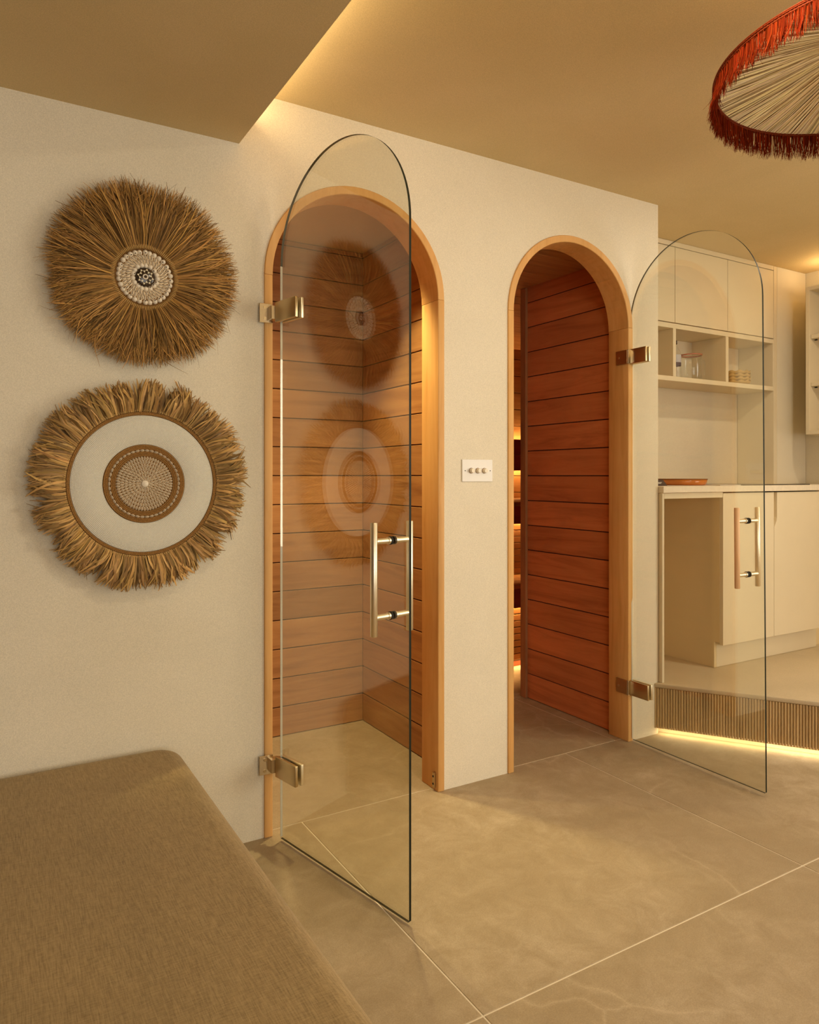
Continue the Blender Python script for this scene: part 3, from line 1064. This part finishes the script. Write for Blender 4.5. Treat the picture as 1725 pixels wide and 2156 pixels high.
# folded black card
q = MB()
cd = tag(empty('tent_card', (2.80, 2.34, 1.1302)), 'small black folded card at the left end of the worktop', 'card')
xc0, yc0, zc0 = 2.765, 2.36, 1.1305
q.add([(xc0 - 0.06, yc0 - 0.022, zc0), (xc0 + 0.05, yc0 - 0.022, zc0), (xc0 + 0.044, yc0, zc0 + 0.030), (xc0 - 0.06, yc0, zc0 + 0.030),
       (xc0 - 0.06, yc0 + 0.022, zc0), (xc0 + 0.05, yc0 + 0.022, zc0)], [(0, 1, 2, 3), (3, 2, 5, 4), (1, 5, 2), (4, 0, 3), (0, 4, 5, 1)])
q.build('card', M['black_card'], cd)
q = MB()
yk = lambda f: yc0 - 0.022 + 0.022 * f - 0.0007
for a, b, f0 in ((-0.012, 0.010, 0.50), (0.012, 0.024, 0.53), (-0.004, 0.016, 0.36)):
    q.add([(xc0 + a, yk(f0), zc0 + 0.030 * f0), (xc0 + b, yk(f0), zc0 + 0.030 * f0), (xc0 + b, yk(f0 + 0.07), zc0 + 0.030 * (f0 + 0.07)), (xc0 + a, yk(f0 + 0.07), zc0 + 0.030 * (f0 + 0.07))], [(0, 1, 2, 3)])
q.build('print', M['white_card'], cd)
# papers and hob on the worktop
for k, (x0, x1, y0, y1, zz, lab) in enumerate(((2.72, 3.20, 2.29, 2.60, 1.1304, 'open white leaflet under the terracotta dish'), (2.98, 3.262, 2.262, 2.44, 1.1322, 'white leaflet lying at the front of the worktop'))):
    if k == 0:
        q = MB().box(x0, x1, y0, y1, zz, zz + 0.0006)
    else:
        q = MB().box(3.10, x1, y0, y1, 1.1312, 1.1334)
    o = q.build('leaflet', M['paper'], None, 0, 1, ((x0 + x1) / 2, (y0 + y1) / 2, zz))
    tag(o, lab, 'paper', 'leaflets on the worktop')
hb = tag(empty('induction_hob', (3.62, 2.5, 1.1302)), 'flush black glass hob in the worktop', 'hob')
q = MB().box(3.30, 3.88, 2.275, 2.74, 1.1302, 1.1342)
q.build('glass_top', M['hob'], hb, 0.001)
for cx_, cy_, r_ in ((3.45, 2.40, 0.08), (3.45, 2.62, 0.07), (3.73, 2.40, 0.07), (3.73, 2.62, 0.09)):
    q = MB()
    q.lathe([(r_, 1.13425), (r_ + 0.0015, 1.13445), (r_ + 0.003, 1.13425)], 36, 0, Matrix.Translation((cx_, cy_, 0)))
    q.build('zone_ring', M['alu'], hb)

# ------------------------------------------------------------------ dimmer switch
sw = tag(empty('dimmer_switch', (1.652, D, 1.198)), 'white wall plate with three cream dimmer knobs between the arches', 'switch')
q = MB().box(1.580, 1.724, D - 0.005, D - 0.0002, 1.156, 1.241)
q.build('face_plate', M['white_plate'], sw, 0.0012)
for xk in (1.622, 1.653, 1.684):
    q = MB()
    zk = 1.198
    q.tube([(xk, D - 0.005, zk), (xk, D - 0.018, zk), (xk, D - 0.0195, zk)], [0.0095, 0.0088, 0.0075], 18)
    kb = q.build('knob', M['white_knob'], sw)
    q = MB()
    q.tube([(xk, D - 0.0049, zk), (xk, D - 0.0062, zk)], 0.0108, 18)
    q.build('collar', M['rim_brown'], kb)
for xk in (1.594, 1.712):
    q = MB()
    q.tube([(xk, D - 0.0049, 1.198), (xk, D - 0.0056, 1.198)], 0.0021, 8)
    q.build('screw', M['rubber'], sw)
# ------------------------------------------------------------------ sauna benches
sa = tag(empty('sauna_bench', (3.0, 3.6, 0)), 'lower sauna bench with dark red fascia and lit slats', 'bench', 'sauna benches')
sb = tag(empty('sauna_bench', (3.0, 4.0, 0.52)), 'upper sauna bench with dark red fascia and lit slats', 'bench', 'sauna benches')


def bench(root, yf, yb, zt, zf, zlow, n):
    k = 3
    for i in range(k):
        a = yf + (yb - yf) * i / k
        b = yf + (yb - yf) * (i + 1) / k - 0.006
        box(SX0 + 0.002, SX1 - 0.002, a, b, zt - 0.028, zt, 'seat_board', M['aspen'], root, 0.002)
    box(SX0 + 0.002, SX1 - 0.002, yf, yf + 0.020, zf, zt - 0.0285, 'fascia', M['red_cedar'], root, 0.002)
    hh = (zf - zlow - 0.004) / n
    me = MB().box(-(SX1 - SX0) / 2 + 0.002, (SX1 - SX0) / 2 - 0.002, 0, 0.018, 0, hh - 0.005).mesh('slat', M['aspen'], 0.0015)
    rl = WM[root.name].translation
    for i in range(n):
        place('slat', me, root, ((SX0 + SX1) / 2 - rl.x, yf + 0.045 - rl.y, zlow + i * hh - rl.z))


bench(sa, 3.45, 3.80, 0.52, 0.376, 0.050, 8)
bench(sb, 3.76, 4.49, 1.005, 0.864, 0.525, 8)
box(SX0 + 0.002, SX1 - 0.002, 3.53, 3.55, 0.002, 0.05, 'toe_board', M['red_cedar'], sa)
br = tag(empty('sauna_headrest_rail', (3.0, 4.42, 1.22)), 'dark red board rail fixed above the upper sauna bench', 'rail')
for i in range(2):
    box(SX0 + 0.002, SX1 - 0.002, 4.40, 4.42, 1.22 + i * 0.122, 1.22 + i * 0.122 + 0.118, 'backrest_board', M['red_cedar'], br, 0.002)
for xx in (2.2, 3.1, 4.0):
    box(xx, xx + 0.03, 4.4205, 4.490, 1.24, 1.44, 'bracket', M['red_cedar'], br)
gl = 'glowing light strips in the sauna'
led('amber light strip along the top of the sauna backrest', (SX0 + 0.02, 4.45, 1.455), (SX1 - 0.02, 4.45, 1.455), 0.012, 0.006, (0, 0.3, 0.954), M['led_sauna'], gl)
led('amber light strip under the sauna backrest', (SX0 + 0.02, 4.45, 1.225), (SX1 - 0.02, 4.45, 1.225), 0.010, 0.006, (0, 0.3, -0.954), M['led_sauna'], gl)
led('amber light strip under the upper sauna bench', (SX0 + 0.02, 3.790, 0.885), (SX1 - 0.02, 3.790, 0.885), 0.010, 0.006, (0, 0, -1), M['led_sauna'], gl)
led('amber light strip under the lower sauna bench', (SX0 + 0.02, 3.480, 0.397), (SX1 - 0.02, 3.480, 0.397), 0.010, 0.006, (0, 0, -1), M['led_sauna'], gl)
led('amber light strip at the foot of the sauna benches', (SX0 + 0.02, 3.508, 0.042), (SX1 - 0.02, 3.508, 0.042), 0.008, 0.005, (0, -0.2, -0.98), M['led_sauna'], gl)

# ------------------------------------------------------------------ shower down-light
def shower_spot(x, y, power, size, words):
    sl = tag(empty('real_or_added_spotlight', (x, y, ZS)), words, 'spotlight', 'shower spotlights')
    q = MB()
    q.lathe([(0.0, ZS - 0.0015), (0.026, ZS - 0.002), (0.028, ZS - 0.004), (0.040, ZS - 0.005), (0.043, ZS - 0.0005)], 24, 0, Matrix.Translation((x, y, 0)))
    q.build('bezel', M['nickel'], sl)
    ld = bpy.data.lights.new('spotlight_beam', 'SPOT')
    ld.energy = power
    ld.color = (1.0, 0.83, 0.42)
    ld.spot_size = R(size)
    ld.spot_blend = 0.65
    ld.shadow_soft_size = 0.03
    lo = bpy.data.objects.new('spotlight_beam', ld)
    COL.objects.link(lo)
    lo.location = (x, y, ZS - 0.012)


shower_spot(1.33, 2.56, 66, 74, 'small recessed spotlight in the shower ceiling, near its right wall')
shower_spot(0.95, 2.72, 30, 100, 'small spotlight added in the middle of the shower ceiling to brighten it')  # second lamp, added to brighten the shower planks

# ------------------------------------------------------------------ upholstered bench in the foreground
bn = tag(empty('upholstered_bench', (-0.2, 0.9, 0)), 'low tan fabric upholstered bench in the left foreground', 'bench')
q = MB().box(-0.985, 0.470, -0.6, 2.268, 0.0, 0.16)
q.build('base', M['fabric'], bn, 0.02, 2)


def cushion(x0, x1, y0, y1, z0, z1, rc, re):
    """rounded plan, rounded top edge"""
    q = MB()
    def ring(inset, z):
        out = []
        r = max(rc - inset, 0.004)
        for (cx_, cy_, a0) in ((x1 - rc, y1 - rc, 0), (x0 + rc, y1 - rc, 90), (x0 + rc, y0 + rc, 180), (x1 - rc, y0 + rc, 270)):
            for i in range(9):
                a = R(a0 + 90 * i / 8)
                out.append((cx_ + r * math.cos(a), cy_ + r * math.sin(a), z))
        return out
    rings = [ring(0.012, z0), ring(0, z0 + 0.015)]
    for i in range(9):
        a = math.pi / 2 * i / 8
        rings.append(ring(re * (1 - math.cos(a)), z1 - re * 0.8 + re * 0.8 * math.sin(a)))
    n = len(rings[0])
    vs = [p for r_ in rings for p in r_]
    q.add(vs, [(i * n + k, i * n + (k + 1) % n, (i + 1) * n + (k + 1) % n, (i + 1) * n + k) for i in range(len(rings) - 1) for k in range(n)], 0, True)
    q.add(rings[-1], [list(range(n))], 0, True)
    q.add(rings[0], [list(range(n))[::-1]], 0)
    return q


cushion(-0.995, 0.522, -0.62, 2.268, 0.16, 0.366, 0.075, 0.050).build('cushion', M['fabric'], bn)


# ------------------------------------------------------------------ wall hangings
def shell_mesh(w, l, h, slit, mats):
    """half ellipsoid with an opening: x across, y along, z out"""
    q = MB()
    n = 8
    prof = [(1.0, 0.0), (0.82, 0.58), (0.45, 0.9)]
    vs = []
    for r, z in prof:
        for k in range(n):
            a = 2 * math.pi * k / n
            vs.append((w / 2 * r * math.cos(a), l / 2 * r * math.sin(a), h * z))
    vs.append((0, 0, h))
    f = [(i * n + k, i * n + (k + 1) % n, (i + 1) * n + (k + 1) % n, (i + 1) * n + k) for i in range(2) for k in range(n)]
    f += [(2 * n + k, 2 * n + (k + 1) % n, 3 * n) for k in range(n)]
    q.add(vs, f, 0, True)
    if slit == 'slit':
        q.add([(-w * 0.055, -l * 0.36, h * 0.86), (w * 0.055, -l * 0.36, h * 0.86), (w * 0.08, 0, h * 1.07), (-w * 0.08, 0, h * 1.07), (-w * 0.055, l * 0.36, h * 0.86), (w * 0.055, l * 0.36, h * 0.86)], [(0, 1, 2, 3), (3, 2, 5, 4)], 1)
    elif slit == 'hole':
        vs = [(w * 0.13 * math.cos(2 * math.pi * k / 6), -l * 0.20 + l * 0.11 * math.sin(2 * math.pi * k / 6), h * 1.0) for k in range(6)]
        q.add(vs, [list(range(6))], 1)
    return q.mesh('shell', mats)


def rope_ring(q, r, thick, z, n, m=0, slant=1):
    """a twisted cord laid in a circle: short slanted strands"""
    for k in range(n):
        a = 2 * math.pi * k / n
        da = 2 * math.pi / n
        pts = []
        for t in (-0.9, -0.45, 0, 0.45, 0.9):
            aa = a + da * t * 1.1
            rr = r + slant * thick * 0.42 * t
            pts.append((rr * math.cos(aa), rr * math.sin(aa), z + thick * 0.28 * (1 - t * t)))
        q.tube(pts, [thick * 0.10, thick * 0.21, thick * 0.25, thick * 0.21, thick * 0.10], 5, m, False)


def strand(q, rng, r0, ang, length, w, z0, lift, kink, tint, segs=5, splay=0.0):
    """one raffia strand in the hanging's own frame (z away from the wall)"""
    d = Vector((math.cos(ang), math.sin(ang), 0))
    s = Vector((-math.sin(ang), math.cos(ang), 0))
    p = d * r0 + Vector((0, 0, z0))
    tw = rng.uniform(-0.9, 0.9)
    drift = rng.gauss(0, kink) + splay
    pts, ws = [], []
    for i in range(segs + 1):
        t = i / segs
        lat = drift * t * t * length + rng.gauss(0, 0.0016) * t
        h = z0 + lift * math.sin(math.pi * min(1.0, t * 0.85)) - 0.35 * lift * t * t + rng.gauss(0, 0.0012) * t
        pts.append(d * (r0 + length * t) + s * lat + Vector((0, 0, max(0.003, h))))
        ws.append(w * (0.75 + 0.5 * math.sin(math.pi * t)) * (1.0 if t < 0.9 else 0.55))
    side = (s * math.cos(tw) + Vector((0, 0, 1)) * math.sin(tw)).normalized()
    q.ribbon(pts, side, ws, 0, tint)


ROT = Matrix.Rotation(R(90), 4, 'X')


def tint(rng, lo=0.22, hi=1.45):
    k = rng.uniform(lo, hi)
    return (k, k * rng.uniform(0.94, 1.04), k * rng.uniform(0.82, 1.1))


# --- upper hanging: long fine raffia around a shell disc
rng = random.Random(11)
h1 = tag(empty('raffia_wall_hanging', (0.421, D - 0.014, 1.762), 0, ROT), 'upper round raffia wall hanging with a small shell disc', 'wall hanging', 'raffia wall hangings')
W1 = WM[h1.name]
loc = lambda q: [tuple(W1 @ Vector(p)) for p in q.v]


def outl(a):
    return 0.268 + 0.012 * math.sin(a) + 0.004 * math.cos(a) - 0.002 * math.cos(4 * a) + 0.005 * math.sin(7 * a + 1)


def local_build(q, name, mats, parent, W):
    q.v = [tuple(W @ Vector(p)) for p in q.v]
    return q.build(name, mats, parent)


q = MB()
q.lathe([(0.0, 0.002), (0.12, 0.002), (0.12, 0.008), (0.088, 0.024), (0.0, 0.024)], 48)
local_build(q, 'backing', M['backing'], h1, W1)
q = MB()
q.lathe([(0.0, -0.0138), (0.05, -0.0138), (0.05, 0.002), (0.0, 0.002)], 24)
local_build(q, 'hanging_block', M['backing'], h1, W1)
q = MB()
for k in range(4600):
    a = rng.uniform(0, 2 * math.pi)
    cl = math.sin(a * 23) * 0.05 + math.sin(a * 57 + 1) * 0.04
    top = rng.random()
    L = (outl(a) - 0.088) * rng.uniform(0.80, 1.03 + 0.05 * top)
    if rng.random() < 0.04:
        L *= rng.uniform(1.02, 1.10)
    strand(q, rng, 0.087, a, L, rng.uniform(0.0011, 0.0030), 0.012 + 0.016 * top, rng.uniform(0.002, 0.026) * (0.4 + top), 0.17, tint(rng), 5, cl)
for k in range(420):      # broken, wandering strands on top
    a = rng.uniform(0, 2 * math.pi)
    r0 = rng.uniform(0.12, 0.20)
    strand(q, rng, r0, a, rng.uniform(0.05, 0.10), rng.uniform(0.001, 0.0026), 0.030, rng.uniform(0.004, 0.014), 0.5, tint(rng, 0.8, 1.5), 4, rng.uniform(-0.5, 0.5))
o = local_build(q, 'raffia', M['raffia'], h1, W1)
o['kind'] = 'stuff'
q = MB()
for k in range(120):      # knots where the strands are tied
    a = 2 * math.pi * k / 120
    d = Vector((math.cos(a), math.sin(a), 0))
    q.tube([d * 0.0835 + Vector((0, 0, 0.025)), d * 0.089 + Vector((0, 0, 0.031)), d * 0.097 + Vector((0, 0, 0.028))], [0.0014, 0.0021, 0.0012], 5, 0, False)
local_build(q, 'tied_edge', M['raffia_wide_plain'] if 'raffia_wide_plain' in M else plain('tied_raffia', (0.52, 0.31, 0.10, 1), 0.8), h1, W1)
q = MB()
rope_ring(q, 0.0825, 0.0045, 0.026, 96)
local_build(q, 'cord', M['backing'], h1, W1)
sw1 = shell_mesh(0.0150, 0.0160, 0.0080, 'hole', [M['shell_white'], M['slit']])
sw1b = shell_mesh(0.0152, 0.0165, 0.0082, None, [M['shell_white'], M['slit']])
sc1 = shell_mesh(0.0098, 0.0180, 0.0062, 'slit', [M['shell'], M['slit']])
for r, n, me_a, me_b, z in ((0.0735, 32, sw1, sw1b, 0.0245), (0.0600, 40, sc1, sc1, 0.0245), (0.0475, 34, sc1, sc1, 0.0250), (0.0345, 17, sw1, sw1b, 0.0250)):
    for k in range(n):
        a = 2 * math.pi * (k + rng.uniform(-0.12, 0.12)) / n
        rr = r + rng.uniform(-0.001, 0.001)
        place('shell', me_a if rng.random() < 0.6 else me_b, h1, (rr * math.cos(a), rr * math.sin(a), z), (0, 0, a - math.pi / 2 + rng.uniform(-0.2, 0.2) + (0.35 if me_a is sc1 else 0)))
q = MB()
q.lathe([(0.0265, 0.0245), (0.0270, 0.031), (0.024, 0.0335), (0.0, 0.0335)], 32)
md = local_build(q, 'medallion', M['inlay_dark'], h1, W1)
for k in range(8):
    a = 2 * math.pi * k / 8 + 0.2
    for r0, r1, s in ((0.0115, 0.0180, 1), (0.0245, 0.0185, -1)):
        aa = a + (0 if s > 0 else math.pi / 8)
        q = MB()
        c, sn = math.cos(aa), math.sin(aa)
        tri = [(r0, 0), (r1, 0.0036), (r1, -0.0036)]
        q.add([(u * c - v * sn, u * sn + v * c, 0.0342) for u, v in tri] + [(u * c - v * sn, u * sn + v * c, 0.0330) for u, v in tri], [(0, 2, 1) if s > 0 else (0, 1, 2), (0, 1, 4, 3), (1, 2, 5, 4), (2, 0, 3, 5)])
        local_build(q, 'inlay_chip', M['mirror'], md, W1)
q = MB()
q.lathe([(0.0045, 0.0335), (0.0048, 0.0352), (0.0078, 0.0352), (0.0082, 0.0335)], 24)
local_build(q, 'inlay_ring', M['shell_white'], md, W1)

# --- lower hanging: short wide raffia, beaded band, shell centre
rng = random.Random(23)
h2 = tag(empty('raffia_wall_hanging', (0.421, D - 0.014, 1.155), 0, ROT), 'lower round raffia wall hanging with a wide white beaded band', 'wall hanging', 'raffia wall hangings')
W2 = WM[h2.name]
q = MB()
q.lathe([(0.0, 0.002), (0.235, 0.002), (0.225, 0.016), (0.212, 0.020), (0.0, 0.020)], 72)
local_build(q, 'backing', M['backing'], h2, W2)
q = MB()
q.lathe([(0.0, -0.0138), (0.05, -0.0138), (0.05, 0.002), (0.0, 0.002)], 24)
local_build(q, 'hanging_block', M['backing'], h2, W2)
q = MB()
for k in range(2600):
    a = rng.uniform(0, 2 * math.pi)
    cl = math.sin(a * 19) * 0.18 + math.sin(a * 41 + 1) * 0.16 + math.sin(a * 7) * 0.10
    top = rng.random()
    L = rng.uniform(0.066, 0.100) + 0.005 * math.sin(3 * a) + 0.006 * math.sin(13 * a)
    strand(q, rng, 0.212, a, L, rng.uniform(0.0022, 0.0068), 0.010 + 0.016 * top, rng.uniform(0.004, 0.030) * (0.4 + top), 0.16, tint(rng, 0.40, 1.40), 4, cl)
o = local_build(q, 'raffia', M['raffia_wide'], h2, W2)
o['kind'] = 'stuff'
q = MB()
for k in range(230):
    a = 2 * math.pi * k / 230
    d = Vector((math.cos(a), math.sin(a), 0))
    q.tube([d * 0.2125 + Vector((0, 0, 0.021)), d * 0.216 + Vector((0, 0, 0.027)), d * 0.222 + Vector((0, 0, 0.022))], [0.0014, 0.0022, 0.0012], 5, 0, False)
local_build(q, 'tied_edge', plain('tied_raffia_wide', (0.56, 0.35, 0.12, 1), 0.8), h2, W2)
q = MB()
for r, sl in ((0.2085, 1), (0.2045, -1)):
    rope_ring(q, r, 0.0062, 0.0215, 200, 0, sl)
local_build(q, 'outer_rope', M['rope'], h2, W2)
# ivory beads in concentric rows
q = MB()
q.lathe([(0.1155, 0.0202), (0.1160, 0.0212), (0.2010, 0.0212), (0.2015, 0.0202)], 72)
local_build(q, 'bead_ground', plain('ivory_ground', (0.66, 0.60, 0.46, 1), 0.8), h2, W2)
q = MB()
rows = 22
r0, r1 = 0.1165, 0.2005
ico = [(1, 0), (0.5, 0.866), (-0.5, 0.866), (-1, 0), (-0.5, -0.866), (0.5, -0.866)]
for i in range(rows):
    r = r0 + (r1 - r0) * (i + 0.5) / rows
    pr = (r1 - r0) / rows
    n = int(2 * math.pi * r / 0.0041)
    ph = rng.random()
    for k in range(n):
        a = 2 * math.pi * (k + ph) / n
        c, s = math.cos(a), math.sin(a)
        vs = [((r + pr * 0.46 * u) * c - 0.0019 * v * s, (r + pr * 0.46 * u) * s + 0.0019 * v * c, 0.0205) for u, v in ico]
        vs.append((r * c, r * s, 0.0238))
        q.add(vs, [(j, (j + 1) % 6, 6) for j in range(6)], 0, True)
o = local_build(q, 'bead_band', M['bead'], h2, W2)
o['kind'] = 'stuff'
o['label'] = 'rows of small ivory beads'
q = MB()
rope_ring(q, 0.1120, 0.0062, 0.0215, 130, 0, 1)
rope_ring(q, 0.1075, 0.0056, 0.0215, 130, 0, 1)
rope_ring(q, 0.1035, 0.0050, 0.0215, 120, 0, 1)
rope_ring(q, 0.0925, 0.0056, 0.0215, 110, 0, 1)
rope_ring(q, 0.0880, 0.0056, 0.0215, 104, 0, 1)
rope_ring(q, 0.0835, 0.0050, 0.0215, 100, 0, 1)
local_build(q, 'inner_rope', M['rope'], h2, W2)
sc2 = shell_mesh(0.0068, 0.0132, 0.0052, 'slit', [M['shell'], M['slit']])
for k in range(46):
    a = 2 * math.pi * k / 46
    place('shell', sc2, h2, (0.098 * math.cos(a), 0.098 * math.sin(a), 0.0215), (0, 0, a + rng.uniform(-0.15, 0.15)))
for i, (r, n) in enumerate(((0.0745, 60), (0.0640, 52), (0.0535, 44), (0.0430, 36), (0.0325, 28), (0.0220, 19), (0.0140, 12))):
    for k in range(n):
        a = 2 * math.pi * (k + 0.5 * (i % 2)) / n
        place('shell', sc2, h2, (r * math.cos(a), r * math.sin(a), 0.0205), (rng.uniform(-0.1, 0.1), 0, a - math.pi / 2 + rng.uniform(-0.12, 0.12)))
q = MB()
q.lathe([(0.0100, 0.024), (0.0102, 0.0262), (0.0085, 0.0280), (0.0, 0.0288)], 24)
b = local_build(q, 'centre_button', M['shell_white'], h2, W2)
b['label'] = 'round white shell button'

# ------------------------------------------------------------------ pendant lamp
rng = random.Random(5)
PH = 1.0
PX, PY, PR, PZR = 1.886 * PH, 0.928 * PH, 0.377 * PH, CAM_Z + PH
AP = 0.092     # rise of the shade
pd = tag(empty('pendant_lamp', (PX, PY, PZR)), 'straw pendant lampshade with a rust-red fringe at top right', 'lamp')
WP = WM[pd.name]
q = MB()
q.lathe([(0.026, AP + 0.016), (PR * 0.5, AP * 0.56 + 0.013), (PR - 0.004, 0.006), (PR - 0.002, 0.010), (PR * 0.5, AP * 0.56 + 0.018), (0.026, AP + 0.022)], 96)
local_build(q, 'lampshade', plain('shade_lining', (0.66, 0.50, 0.27, 1), 0.9, 0, 0.1, 0.15, 80), pd, WP)
q = MB()
for k in range(620):
    a = 2 * math.pi * (k + rng.uniform(-0.4, 0.4)) / 620
    d = Vector((math.cos(a), math.sin(a), 0))
    s = Vector((-d.y, d.x, 0))
    tw = rng.uniform(-0.55, 0.55)
    side = (s * math.cos(tw) + Vector((0, 0, 1)) * math.sin(tw)).normalized()
    w1 = 2 * math.pi * PR / 620 * rng.uniform(0.6, 1.6)
    jz = rng.uniform(-0.006, 0.003)
    pts, ws = [], []
    ra = rng.uniform(0.03, 0.06) if rng.random() < 0.7 else rng.uniform(0.06, 0.16)
    for i in range(5):
        t = i / 4
        r = ra + (PR - 0.006 - ra) * t
        sag = -0.012 * math.sin(math.pi * t)
        pts.append(d * r + s * rng.gauss(0, 0.0012) + Vector((0, 0, AP * (1 - r / PR) + 0.003 + jz * math.sin(math.pi * min(1, t + 0.1)) + sag * 0.3)))
        ws.append(max(0.0015, w1 * r / PR))
    q.ribbon(pts, side, ws, 0, tint(rng, 0.85, 1.22))
o = local_build(q, 'straw_lining', M['straw'], pd, WP)
o['kind'] = 'stuff'
q = MB()
rope_ring(q, PR, 0.010, 0.004, 260, 0, 1)
for zz in (0.001, 0.010):
    q.lathe([(PR + 0.002, zz - 0.002), (PR + 0.0045, zz), (PR + 0.002, zz + 0.002)], 120)
q.lathe([(PR - 0.001, -0.003), (PR + 0.0015, -0.003), (PR + 0.0015, 0.012), (PR - 0.001, 0.012)], 120)
local_build(q, 'braid', M['braid'], pd, WP)
q = MB()
for k in range(5200):
    a = rng.uniform(0, 2 * math.pi)
    d = Vector((math.cos(a), math.sin(a), 0))
    s = Vector((-d.y, d.x, 0))
    L = rng.uniform(0.054, 0.070) + 0.003 * math.sin(a * 40)
    out = rng.gauss(0.004, 0.006)
    lat = rng.gauss(0, 0.006) + 0.004 * math.sin(a * 60)
    b0 = d * (PR + rng.uniform(-0.002, 0.003))
    if rng.random() < 0.02:
        out *= 2.5
    tw = rng.uniform(0, math.pi)
    side = (s * math.cos(tw) + d * math.sin(tw)).normalized()
    pts = [b0 + d * (out * t * t) + s * (lat * t * t) + Vector((0, 0, 0.001 - L * t)) for t in (0, 0.35, 0.7, 1.0)]
    k_ = rng.uniform(0.6, 1.5)
    q.ribbon(pts, side, [0.0018, 0.0016, 0.0014, 0.0007], 0, (k_, k_ * rng.uniform(0.7, 1.3), k_))
o = local_build(q, 'fringe', M['fringe'], pd, WP)
o['kind'] = 'stuff'
q = MB()
q.tube([(0, 0, AP + 0.012), (0, 0, ZC - PZR - 0.02)], 0.003, 8)
local_build(q, 'cord', M['backing'], pd, WP)
q = MB()
q.lathe([(0.0, ZC - PZR - 0.028), (0.045, ZC - PZR - 0.024), (0.05, ZC - PZR - 0.001)], 24)
local_build(q, 'ceiling_rose', M['paint'], pd, WP)
q = MB()
q.lathe([(0.0, AP + 0.030), (0.024, AP + 0.028), (0.024, AP - 0.010), (0.018, AP - 0.016), (0.0, AP - 0.016)], 20)
local_build(q, 'lamp_holder', M['bronze'], pd, WP)
q = MB()
q.lathe([(0.0, -0.022), (0.016, -0.018), (0.028, -0.002), (0.030, 0.016), (0.024, 0.036), (0.014, 0.056), (0.013, AP - 0.016)], 20)
local_build(q, 'bulb', M['bulb'], pd, WP)


# ------------------------------------------------------------------ added ceiling spotlights, out of view, brightening wall, floor and kitchen
def added_downlight(x, y, power, words):
    e = tag(empty('real_or_added_spotlight', (x, y, ZC)), words, 'spotlight', 'added ceiling spotlights')
    T = Matrix.Translation((x, y, 0))
    q = MB()
    q.lathe([(0.046, ZC - 0.001), (0.046, ZC - 0.006), (0.058, ZC - 0.007), (0.062, ZC - 0.001)], 28, 0, T)
    q.build('bezel', M['nickel'], e)
    q = MB()
    q.lathe([(0.0, ZC - 0.004), (0.030, ZC - 0.004), (0.045, ZC - 0.002)], 28, 0, T)
    q.build('lens', M['white_plate'], e)
    d = bpy.data.lights.new('added_spot_disc', 'AREA')
    d.shape = 'DISK'
    d.size = 0.09
    d.energy = power
    d.color = (1.0, 0.86, 0.64)
    o = bpy.data.objects.new('added_spot_disc', d)
    COL.objects.link(o)
    o.location = (x, y, ZC - 0.010)


added_downlight(1.28, 0.85, 7, 'added unseen ceiling spotlight left of the pendant lamp')
added_downlight(2.75, 0.62, 7, 'added unseen ceiling spotlight right of the pendant lamp')
added_downlight(3.35, 1.55, 8, 'added unseen ceiling spotlight over the kitchen platform')
